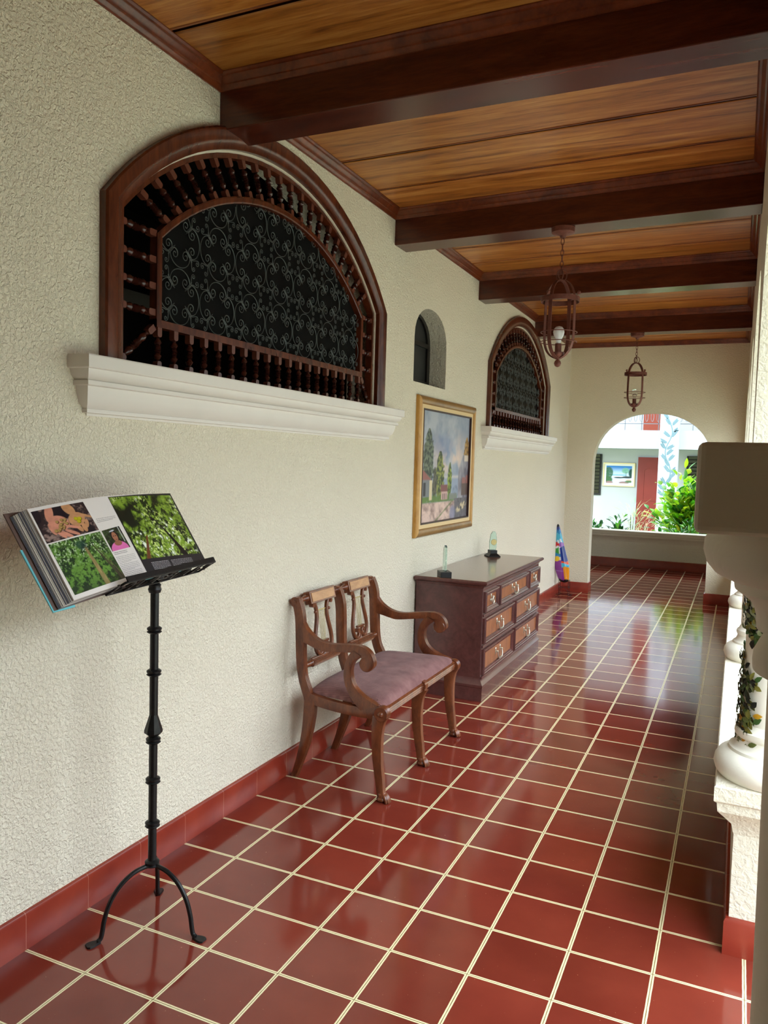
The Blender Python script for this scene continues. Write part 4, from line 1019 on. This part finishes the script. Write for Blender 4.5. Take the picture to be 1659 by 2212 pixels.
MB().plate([(y0+a, z0+a), (y1-a, z0+a), (y1-a, z1-a), (y0+a, z1-a)], [[(y0+b_, z0+b_-.01), (y1-b_, z0+b_-.01), (y1-b_, z1-b_+.01), (y0+b_, z1-b_+.01)]], (.004, 0, 0), (0, 1, 0), (0, 0, 1), .016).build('mount', M['linen'], PT)
MB().plate([(y0+b_-.008, z0+b_-.018), (y1-b_+.008, z0+b_-.018), (y1-b_+.008, z1-b_+.018), (y0+b_-.008, z1-b_+.018)], [[(y0+b_+.002, z0+b_-.008), (y1-b_-.002, z0+b_-.008), (y1-b_-.002, z1-b_+.008), (y0+b_+.002, z1-b_+.008)]], (.004, 0, 0), (0, 1, 0), (0, 0, 1), .019).build('slip', M['darkedge'], PT)
def village(U, V):
    S = U.shape+(3,); o = lambda c: np.ones(S)*L3(c)
    n = fbm(U*6, V*5, 4, 1); fine = fbm(U*38, V*30, 3, 2)
    C = mixc(o((140, 150, 168)), o((176, 180, 188)), (n-.35)*3)
    C = mixc(C, o((222, 196, 180)), np.clip((fbm(U*4, V*4, 4, 12)-.42)*5, 0, 1)*np.clip(1-np.abs(V-.58)*3.2, 0, 1)*np.clip(1-np.abs(U-.58)*2.2, 0, 1)*1.6)
    C = mixc(C, o((112, 130, 168)), ell(U, V, .45, .70, .2, .10, 0, .6)*.5)
    C = mixc(C, o((150, 158, 178)), rect(U, V, 0, 1, .30, .42, .02)); C = mixc(C, o((196, 190, 186)), rect(U, V, .4, .8, .395, .42, .02)); C = mixc(C, o((120, 130, 150)), np.clip((fine-.5)*8, 0, 1)*rect(U, V, .55, .80, .20, .33, .02))
    def tree(x, yb, yt, w, c1, c2, sd):
        nonlocal C
        h = (V-yb)/(yt-yb); env = w*np.clip(np.sin(np.clip(h, 0, 1)*PI*.92+.15), 0, 1)**.7*(.7+.6*fbm(U*30, V*26, 2, sd))
        msk = np.clip((env-np.abs(U-x))/.012, 0, 1)*(h > 0)*(h < 1); C = mixc(C, mixc(o(c1), o(c2), (fbm(U*50, V*44, 2, sd+3)-.35)*3), msk)
    tree(.14, .20, .84, .11, (44, 54, 48), (112, 122, 100), 5); tree(.37, .18, .65, .095, (56, 66, 40), (146, 152, 72), 15); tree(.58, .2, .55, .055, (60, 74, 34), (150, 164, 60), 25)
    tree(.95, .45, .80, .07, (110, 80, 50), (184, 140, 70), 35); tree(.27, .18, .5, .05, (60, 60, 48), (96, 92, 76), 45)
    C = mixc(C, mixc(o((96, 90, 104)), o((166, 160, 166)), (fbm(U*20, V*8, 3, 55)-.3)*2), np.clip((U-(.98-(.66-V)*.62-.1))/.02, 0, 1)*np.clip((U-.765+.0*V)/.01, 0, 1)*(V < .62)*(V > .2))
    C = mixc(C, o((214, 196, 178)), rect(U, V, .90, 1, .56, .62, .01)); C = mixc(C, o((92, 70, 66)), rect(U, V, .85, 1, .22, .38, .01)); C = mixc(C, o((150, 96, 92)), rect(U, V, .86, .94, .34, .40, .01)+rect(U, V, .95, 1, .34, .42, .01))
    C = mixc(C, o((96, 124, 56)), rect(U, V, 0, .75, .17, .24, .03)*np.clip(.5+fine, 0, 1))
    C = mixc(C, o((122, 124, 128)), rect(U, V, 0, .20, .23, .40, .006)); C = mixc(C, o((216, 198, 158)), rect(U, V, .17, .225, .2, .38, .006)); C = mixc(C, o((50, 46, 52)), rect(U, V, .055, .10, .24, .36, .006))
    C = mixc(C, o((150, 90, 84)), np.clip((.48-np.abs(U-.04)*.55-V)/.01, 0, 1)*rect(U, V, 0, .23, .385, .48, .01))
    C = mixc(C, o((206, 166, 158)), rect(U, V, .41, .54, .195, .28, .006)); C = mixc(C, o((130, 76, 76)), rect(U, V, .395, .54, .27, .335, .01))
    for x in (.44, .475, .51): C = mixc(C, o((70, 50, 54)), rect(U, V, x, x+.012, .20, .25, .003))
    C = mixc(C, o((130, 130, 126)), rect(U, V, .58, .74, .19, .25, .01)*.8)
    road = mixc(o((150, 120, 112)), o((222, 190, 176)), (fbm(U*14+V*10, V*16-U*4, 4, 65)-.3)*2.5); C = mixc(C, road, np.clip((.18-V)/.01, 0, 1))
    C = mixc(C, o((104, 118, 64)), np.clip((.030-np.abs((U-.30)-(V*2.0)))/.02, 0, 1)*(V < .18)*.9*np.clip(fine+.3, 0, 1))
    C = mixc(C, mixc(o((66, 62, 66)), o((120, 112, 118)), fine*1.2), np.clip((U-.68-(.12-V)*.4*0)/.03, 0, 1)*(V < .2)); C = mixc(C, o((206, 186, 150)), ell(U, V, .86, .11, .12, .035, .3, .4)*np.clip((fine-.35)*6, 0, 1)); C = mixc(C, o((128, 130, 158)), ell(U, V, .66, .06, .06, .07, 0, .5)*.8)
    return C
picture('canvas', lambda u, v: (.008, y0+b_-.002+(y1-y0-2*b_+.004)*u, z0+b_-.012+(z1-z0-2*b_+.024)*v), 150, 150, village, M['canvas'], PT)

# ------------------------------------------------------------------ tall painted wooden drop on a wire stand
MKY = 7.5
t = thing('painted_sculpture', 'tall drop-shaped sculpture painted in bright colours on a black wire stand', 'sculpture', (.10, MKY, 0))
rows = []; cols = []; NZ, NA = 90, 40
for i in range(NZ+1):
    k = i/NZ; z = .155+k*(.835-.155)
    w = .012+.082*(math.sin(min(k*1.0+.09, 1)*PI)**.55 if k < .28 else .955*(1-((k-.28)/.72))**.92+.055*(1-((k-.28)/.72)**6))
    if k < .03: w *= math.sqrt(k/.03)*.9+.1
    if k > .97: w *= math.sqrt(max(0, (1-k)/.03))*.9+.1
    xc = .112-.10*k-.01*math.sin(k*PI)
    dz = .40
    rows.append([(xc+w*.95*math.cos(a*2*PI/NA), MKY+w*dz*math.sin(a*2*PI/NA), z) for a in range(NA)])
    for a in range(NA):
        u = math.cos(a*2*PI/NA); P_ = {'b': (24, 50, 130), 'k': (16, 16, 24), 't': (70, 178, 206), 'w': (228, 230, 232), 'r': (196, 30, 40), 'g': (40, 150, 50), 'y': (236, 196, 40), 'p': (132, 36, 140), 'o': (230, 146, 30), 'm': (150, 96, 180), 'f': (220, 80, 30), 'c': (30, 130, 190)}
        wob = .02*math.sin(u*5+k*30)
        kk = k+wob*.6
        if kk > .95: c_ = 'k'
        elif kk > .90: c_ = 'b'
        elif kk > .84: c_ = 'c'
        elif kk > .74: c_ = 't'
        elif kk > .685: c_ = 'w' if math.sin(u*9+k*40) > -.2 else 't'
        elif kk > .62: c_ = 'r' if u < .1 else 'm'
        elif kk > .59: c_ = 'w' if u < .2 else 'b'
        elif kk > .50: c_ = 'g' if u < -.05 else ('w' if u < .15 else 'b')
        elif kk > .44: c_ = 'c' if u < .1 else 'b'
        elif kk > .37: c_ = 'y' if u < -.1 else ('w' if u < .1 else 'b')
        elif kk > .33: c_ = 'p' if u < .1 else 'f'
        elif kk > .27: c_ = 'p' if u < .1 else 't'
        elif kk > .055: c_ = 'p' if u < .25 else 'o'
        else: c_ = 'k'
        if abs(k-.2) < .008 and u < .2: c_ = 'm'
        cols.append(lin(*P_[c_]))
m = MB(); m.grid(rows, close_u=True, caps=True); m.c = cols
m.build('painted_body', M['maskpaint'], t, smooth=60)
m = MB(); r_ = .0032
for dx, dy in ((-.055, -.03), (.055, -.03), (-.055, .05), (.055, .05)):
    x, y = .112+dx, MKY+dy
    m.tube([(x, y, .004), (x, y, .185)], r_, 6)
    m.tube([(x, y, .006), (x+math.copysign(.02, dx), y, .014), (x+math.copysign(.034, dx), y, .010), (x+math.copysign(.03, dx), y, .024)], r_, 6)
for z in (.02, .10, .183):
    c4 = [(.112-.055, MKY-.03, z), (.112+.055, MKY-.03, z), (.112+.055, MKY+.05, z), (.112-.055, MKY+.05, z)]
    for k in range(4): m.tube([c4[k], c4[(k+1) % 4]], r_*.8, 6)
m.tube([(.112-.05+.1*k/10, MKY-.03, .06+.04*math.sin(k/10*PI)) for k in range(11)], r_*.7, 6)
m.build('wire_stand', M['black'], t)
# ------------------------------------------------------------------ leaves and plants
def leaf(m, base, d, L, W, nrm, col, fold=.25, droop=.15):
    """one bent leaf: base point, direction, length, width"""
    d = d.normalized(); s = d.cross(nrm); s = s.normalized() if s.length > 1e-4 else d.orthogonal().normalized(); n = s.cross(d)
    pts = []
    for k, w in ((0, .08), (.3, .85), (.6, 1), (.85, .5), (1, .02)):
        p = base+d*L*k-n*droop*L*k*k; pts.append((p-s*W/2*w+n*fold*W*w*.5, p, p+s*W/2*w+n*fold*W*w*.5))
    vs = [q for t3 in pts for q in t3]; fs = []
    for i in range(4): a = i*3; fs += [(a, a+1, a+4, a+3), (a+1, a+2, a+5, a+4)]
    m.add(vs, fs, col)
def rv(r, a=1): 
    v = Vector((r.gauss(0, 1), r.gauss(0, 1), r.gauss(0, 1))); return v.normalized()*a
def bush(name, label, base, top_z, rx, ry, n, L, W, cols, seed, stems=7, group=None, cat='plant', bottom=.0, thin=False):
    r = random.Random(seed); t = thing(name, label, cat, base, group); base = Vector(base); H = top_z-base.z
    sm = MB(); lm_ = MB(); tips = []
    for k in range(stems):
        a = r.uniform(0, 2*PI); q = r.uniform(.1, .9)
        tip = base+Vector((math.cos(a)*rx*q, math.sin(a)*ry*q, H*r.uniform(.62, 1)*(1-.25*q)))
        mid = base.lerp(tip, .5)+Vector((0, 0, H*.08))
        path = [Vector(p) for p in cr([base+Vector((math.cos(a)*rx*.1, math.sin(a)*ry*.1, 0)), mid, tip], 10)]
        sm.tube(path, [.012*(1-.08*i) for i in range(10)], 5); tips.append(path)
    for k in range(n):
        path = r.choice(tips); i = r.uniform(.35 if not thin else .2, 1)*9; p = path[int(i)].lerp(path[min(int(i)+1, 9)], i % 1)
        d = rv(r); d.z = abs(d.z)*.7+.05; out = (p-base); out.z *= .3
        if out.length > 0: d = (d+out.normalized()*.7).normalized()
        off = d*r.uniform(0, L*1.6); c = Vector(r.choice(cols)); hgt = (p.z+off.z-base.z)/max(H, .01)
        c_ = lin(*[max(0, min(255, x*r.uniform(.85, 1.12))) for x in c])
        leaf(lm_, p+off, d+rv(r, .3), L*r.uniform(.6, 1.15), W*r.uniform(.7, 1.1), Vector((0, 0, 1))+rv(r, .4), c_, droop=r.uniform(.05, .35))
    sm.build('stem', M['stem'], t); lm_.build('foliage', M['leaf'], t, weld=False)
    return t
LIME = [(176, 214, 40), (150, 200, 44), (196, 224, 60), (120, 180, 50), (96, 160, 52), (60, 120, 40)]
DARK = [(40, 96, 36), (60, 126, 44), (30, 76, 30), (90, 156, 54)]
bush('leafy_shrub', 'bright lime-green shrub behind the passage parapet, in front of the red door', (1.15, 12.9, -.25), 1.48, .66, .42, 1300, .17, .095, LIME, 4, stems=26)
bush('low_shrub', 'low mid-green shrub at the foot of the lime-green one', (1.12, 11.7, -.25), .68, .56, .25, 420, .12, .06, DARK+LIME[3:], 8, stems=14)
bush('dark_leaf_plant', 'small dark-leaved plant at the left end of the planter', (-.24, 11.9, -.25), .67, .14, .14, 170, .12, .05, DARK, 12, stems=5)
bush('dark_leaf_plant', 'dark-leaved plant below the lake painting', (.13, 11.7, -.25), .73, .15, .14, 200, .12, .05, DARK, 13, stems=6)
bush('strap_leaf_plant', 'pale spiky-leaved plant beside the dark-leaved one', (.22, 12.75, -.25), .84, .13, .12, 130, .20, .012, [(200, 216, 170), (160, 190, 120)], 14, stems=6, thin=True)
bush('strap_leaf_plant', 'pale pinkish spiky-leaved plant in front of the red door', (.50, 12.0, -.25), .76, .10, .10, 110, .16, .014, [(222, 210, 160), (206, 180, 150)], 15, stems=5, thin=True)
# ivy wound round the first column
iv = thing('climbing_vine', 'dark ivy with yellowing leaves wound round the first white column', 'vine', (CX, 1.06, .6))
r = random.Random(6); lm_ = MB(); sm = MB(); pth = []
for turn in range(1):
    for k in range(1500):
        q = k/1500; ph = -PI*1.06+q*2.35*PI; z = 1.20-.47*q  # angle round column, -x side = pi
        wdt = .12+.04*math.sin(q*9)
        zz = z+r.uniform(-1, 1)*wdt
        d = Vector((math.cos(ph), math.sin(ph), 0)); p = Vector((CX, 1.06, zz))+d*(.0935+r.uniform(0, .014))
        tang = Vector((-math.sin(ph), math.cos(ph), 0)); dd = (tang*r.uniform(-1, 1)+Vector((0, 0, r.uniform(-1, .6)))).normalized()
        c = r.choice([(58, 70, 30), (82, 88, 38), (42, 48, 26), (104, 112, 58), (126, 120, 54), (30, 30, 22), (146, 150, 110), (70, 100, 50)]+([(200, 150, 40)] if r.random() < .2 else []))
        leaf(lm_, p, dd, r.uniform(.018, .034), r.uniform(.012, .02), d, lin(*c), droop=.2)
        if k % 6 == 0: pth.append(Vector((CX, 1.06, z))+d*.094)
sm.tube(pth, .004, 6); sm.build('stem', M['stem'], iv); lm_.build('foliage', M['leaf'], iv, weld=False)

# ------------------------------------------------------------------ courtyard building across the planter
BYD = 21.0
g = MB().box(-14, 14, 10.95, 24, -.3, -.25)
struct(MB().box(2.6, 16, -8, 10.9, -.3, -.2).build('floor_bounce', simple('pale_bounce_ground', lin(166, 168, 144), .85, var=.05, scale=3)), 'unseen garden-side ground, added pale to bounce light inside')  # unseen pale ground, added to bounce light onto the corridor walls and ceiling
struct(g.build('floor_garden', M['grass']), 'courtyard ground')
MB_ = MB().box(-5, 5, BYD, BYD+.25, -.3, 2.02).box(-5, 5, BYD, BYD+.25, 2.5, 6)
struct(MB_.build('wall_courtyard', M['extwarm']), 'pale wall of the building across the courtyard')
b = MB().box(-5, 5, 19.95, BYD+.1, 2.02, 2.5); struct(b.build('wall_balcony', M['ext']), 'white balcony slab across the courtyard')
struct(MB().box(-5, 5, 19.5, BYD+.3, 5.2, 5.4).build('ceiling_balcony', M['ext']))
# door
t = thing('door_1', 'red panelled door beside the vine-painted column', 'door', (-.22, BYD-.02, -.25)); t['kind'] = 'structure'
x0, x1, zb, zt = -.65, .21, -.25, 1.81
MB().box(x0-.03, x1+.03, BYD-.03, BYD+.01, zb, zt+.03).build('door_frame', M['ext'], t)
MB().box(x0, x1, BYD-.05, BYD-.02, zb, zt).build('door_leaf', M['reddoor'], t)
m = MB()
cxx = (x0+x1)/2; pw = .29
arc = [(cxx-pw, .62), (cxx-pw, 1.46)]+[(cxx-pw*math.cos(PI*k/12), 1.46+.10*math.sin(PI*k/12)) for k in range(1, 12)]+[(cxx+pw, 1.46), (cxx+pw, .62)]
inn = [(cxx+(x-cxx)*.88, 1.05+(z-1.05)*.93) for x, z in arc]
m.plate(arc, [inn], (0, BYD-.05, 0), (1, 0, 0), (0, 0, 1), .012)
bt = [(cxx-pw, -.1), (cxx-pw, .45), (cxx+pw, .45), (cxx+pw, -.1)]; m.plate(bt, [[(cxx+(x-cxx)*.88, .175+(z-.175)*.88) for x, z in bt]], (0, BYD-.05, 0), (1, 0, 0), (0, 0, 1), .012)
m.build('door_moulding', M['reddoor'], t)
# louvred windows
for i, (xa, xb) in enumerate(((-2.05, -1.645), (.62, 1.1))):
    t = thing('window_%d' % (4+i), ('dark louvred window left of the lake painting', 'dark louvred window right of the vine-painted column')[i], 'window', ((xa+xb)/2, BYD, .75)); t['kind'] = 'structure'
    MB().box(xa-.02, xb+.02, BYD-.03, BYD+.005, .72, 1.87).build('window_frame', M['louverd'], t)
    m = MB()
    for k in range(11): z = .78+k*.1; m.add([(xa+.02, BYD-.04, z), (xb-.03, BYD-.04, z), (xb-.03, BYD-.075, z+.085), (xa+.02, BYD-.075, z+.085), (xa+.02, BYD-.045, z-.006), (xb-.03, BYD-.045, z-.006), (xb-.03, BYD-.08, z+.079), (xa+.02, BYD-.08, z+.079)], [(0, 1, 2, 3), (4, 7, 6, 5), (0, 4, 5, 1), (2, 6, 7, 3), (0, 3, 7, 4), (1, 5, 6, 2)])
    m.build('louvre', M['louver'], t)
# lake painting
PT2 = thing('framed_painting', 'cream-framed lake landscape on the far courtyard wall', 'painting', (-1.15, BYD-.02, 1.31))
xa, xb, za, zb = -1.58, -.722, .985, 1.64
MB().plate([(xa, za), (xb, za), (xb, zb), (xa, zb)], [[(xa+.03, za+.03), (xb-.03, za+.03), (xb-.03, zb-.03), (xa+.03, zb-.03)]], (0, BYD-.002, 0), (1, 0, 0), (0, 0, 1), .045).build('frame', simple('cream_gold_frame', lin(226, 206, 150), .4), PT2, bevel=.008)
MB().plate([(xa+.028, za+.028), (xb-.028, za+.028), (xb-.028, zb-.028), (xa+.028, zb-.028)], [[(xa+.085, za+.085), (xb-.085, za+.085), (xb-.085, zb-.085), (xa+.085, zb-.085)]], (0, BYD-.002, 0), (1, 0, 0), (0, 0, 1), .025).build('mount', simple('pale_grey_mount', lin(214, 212, 204), .6), PT2)
def lake(U, V):
    S = U.shape+(3,); o = lambda c: np.ones(S)*L3(c); f = fbm(U*30, V*24, 3, 3)
    C = mixc(o((196, 220, 240)), o((40, 120, 196)), (V-.55)*2.6); C = mixc(C, o((120, 170, 190)), rect(U, V, .2, .8, .42, .52+0*U, .03)*.8)
    C = mixc(C, o((206, 216, 232)), rect(U, V, 0, 1, .0, .42, .03)); C = mixc(C, o((236, 240, 244)), rect(U, V, .2, .9, .38, .42, .02))
    C = mixc(C, mixc(o((24, 60, 50)), o((70, 120, 80)), f), ell(U, V, .10, .60, .17, .32, 0, .2)*np.clip(f+.5, 0, 1)); C = mixc(C, o((60, 100, 60)), ell(U, V, .1, .2, .16, .2, 0, .4))
    C = mixc(C, mixc(o((90, 160, 150)), o((150, 190, 160)), f), ell(U, V, .75, .72, .14, .16, 0, .4)); C = mixc(C, o((70, 60, 60)), rect(U, V, .77, .785, .36, .66, .004)); C = mixc(C, o((30, 70, 60)), ell(U, V, .97, .6, .1, .25, 0, .4))
    C = mixc(C, o((50, 60, 60)), ell(U, V, .50, .33, .2, .04, 0, .4)+ell(U, V, .82, .36, .2, .06, 0, .4)); C = mixc(C, o((150, 120, 116)), ell(U, V, .14, .06, .15, .07, 0, .4)+ell(U, V, .70, .05, .2, .08, 0, .4)); C = mixc(C, o((204, 176, 156)), ell(U, V, .88, .2, .1, .06, 0, .4)); C = mixc(C, o((80, 110, 70)), ell(U, V, .9, .12, .16, .06, 0, .4))
    return C
picture('canvas', lambda u, v: (xa+.08+(xb-xa-.16)*u, BYD-.012, za+.08+(zb-za-.16)*v), 90, 64, lake, M['canvas'], PT2)
# painted column
t = thing('vine_painted_column', 'tall white square column with a painted blue-grey vine, beyond the passage', 'column', (.23, 19.6, -.25))
MB().box(-.005, .452, 19.6, 20.0, -.25, 5.2).build('shaft', M['ext'], t)
v = MB(); yv = 19.597; col = simple('blue_grey_vine_paint', lin(96, 122, 128), .8)
def vx(z): return .225+.075*math.sin((z-.15)*2*PI/1.02)
pts = [(vx(z), yv, z) for z in [(.3+k*.035) for k in range(90)]]
v.strap(pts, .026, .004, (1, 0, .2))
r = random.Random(8)
k = 0; z = .35
while z < 3.4:
    s = 1 if math.cos((z-.15)*2*PI/1.02) < 0 else -1
    for s in ((1, -1) if k % 2 else (-1,) if k % 4 == 0 else (1,)):
        bx, bz = vx(z), z; ang = PI/2-s*r.uniform(.5, 1.1); L = r.uniform(.17, .22)
        dx, dz = math.cos(ang), math.sin(ang); v.strap([(bx, yv, bz), (bx+dx*L, yv, bz+dz*L)], .006, .003, (-dz, 0, dx))
        for q in range(13):
            f = .15+.9*q/13; px, pz = bx+dx*L*f, bz+dz*L*f; sd = 1 if q % 2 else -1; a2 = ang+sd*.7; l = .062*(1.15-.6*abs(f-.5))
            cxp, czp = px+math.cos(a2)*l*.5, pz+math.sin(a2)*l*.5; ca, sa = math.cos(a2), math.sin(a2)
            if not (.005 < cxp-.02 and cxp+.02 < .445): continue
            e_ = [(cxp+l*.5*math.cos(j*PI/4)*ca-.011*math.sin(j*PI/4)*sa, yv, czp+l*.5*math.cos(j*PI/4)*sa+.011*math.sin(j*PI/4)*ca) for j in range(8)]
            v.add(e_, [tuple(range(8))])
    z += .15; k += 1
v.build('painted_vine', col, t)
# upper floor: red doors, railing, window
t = thing('door_2', 'orange-red doorway on the upper balcony', 'door', (-.35, BYD-.02, 2.5)); t['kind'] = 'structure'
MB().box(-.56, -.10, BYD-.05, BYD+.01, 2.5, 4.4).build('door_leaf', simple('orange_red_door', lin(138, 58, 34), .45), t)
MB().box(-.10, .02, BYD-.06, BYD+.01, 2.5, 4.4).build('door_shadow_gap', M['louverd'], t)
t = thing('balcony_railing', 'grey metal balcony railing with hooped bars across the upper floor', 'railing', (0, 20.0, 2.5))
m = MB(); m.box(-3, 3, 19.99, 20.01, 2.665, 2.685).box(-3, 3, 19.99, 20.01, 3.35, 3.38); m.build('rail', M['steel'], t)
for k in range(13):
    x = -2.6+k*.42
    m = MB().box(x-.009, x+.009, 19.99, 20.01, 2.5, 3.36); m.build('post', M['steel'], t)
for k in range(36):
    x = -2.9+k*.14; MB().tube([(x+.035*math.sin(q*2*PI/14), 20.0, 2.86+.13*math.cos(q*2*PI/14)) for q in range(14)], .006, 5, closed=True).build('hoop', M['steel'], t)
# masses that close the view of the sky: passage roof with unseen overhang, fascia and upper mass added to cut light, rooms left and right, roof over the corridor, eave
w = MB().box(-3, 5, 8.07, 12.3, 2.98, 3.2).box(-3, 5, 12.2, 12.3, 2.48, 3.0).box(-3, 5, 11.0, 12.2, 3.2, 6); w.box(-3, -2.8, 8.07, 10.9, 0, 3); w.box(4.9, 5, 8.07, 10.9, 0, 3)
struct(w.build('ceiling_passage', M['beam']), 'ceiling of the cross passage, with unseen overhang and fascia added to cut skylight')
w = MB().box(-.3, 2.75, -4.3, 8.07, 3.12, 3.3); struct(w.build('ceiling_roof', M['rooml']), 'corridor roof slab and eave')
w = MB().box(-.2, 2.2, -4.3, -4.2, -.1, 3.1); struct(w.build('wall_back', M['wall_far']), 'cream wall behind the camera')
# garden side: unseen wall added to block low sky, height set for the light
w = MB().box(8.0, 8.4, -9, 11, -.3, 3.4); struct(w.build('wall_sky_blocker', M['extwarm']), 'unseen wall added across the garden to block low sky')
w = MB().box(-14, -6, 22, 22.3, -.3, 6).box(5, 14, 22, 22.3, -.3, 6); struct(w.build('wall_courtyard_side', M['ext']))  # unseen side walls, added to reduce the sky reaching the courtyard

# ------------------------------------------------------------------ light: overcast sky through the arcade
W = bpy.data.worlds.new('overcast_sky'); SC.world = W; W.use_nodes = True
bg = W.node_tree.nodes['Background']; wl = W.node_tree.links; wn = W.node_tree.nodes
tc = wn.new('ShaderNodeTexCoord'); sx = wn.new('ShaderNodeSeparateXYZ'); wl.new(tc.outputs['Generated'], sx.inputs[0])
rp = wn.new('ShaderNodeValToRGB'); wl.new(sx.outputs[2], rp.inputs[0]); e = rp.color_ramp.elements
e[0].position = 0; e[0].color = (.27, .31, .36, 1); e[1].position = 1; e[1].color = (.80, .91, 1.0, 1)
wl.new(rp.outputs[0], bg.inputs[0]); bg.inputs[1].default_value = 7.0
W.cycles.sampling_method = 'AUTOMATIC'
SC.view_settings.view_transform = 'Standard'; SC.view_settings.look = 'None'; SC.view_settings.gamma = 1; SC.view_settings.use_curve_mapping = False
SC.view_settings.exposure = EXPO
SC.cycles.use_denoising = True; SC.cycles.max_bounces = 10; SC.cycles.diffuse_bounces = 6; SC.cycles.glossy_bounces = 4; SC.cycles.transmission_bounces = 6
SC.cycles.sample_clamp_indirect = 6
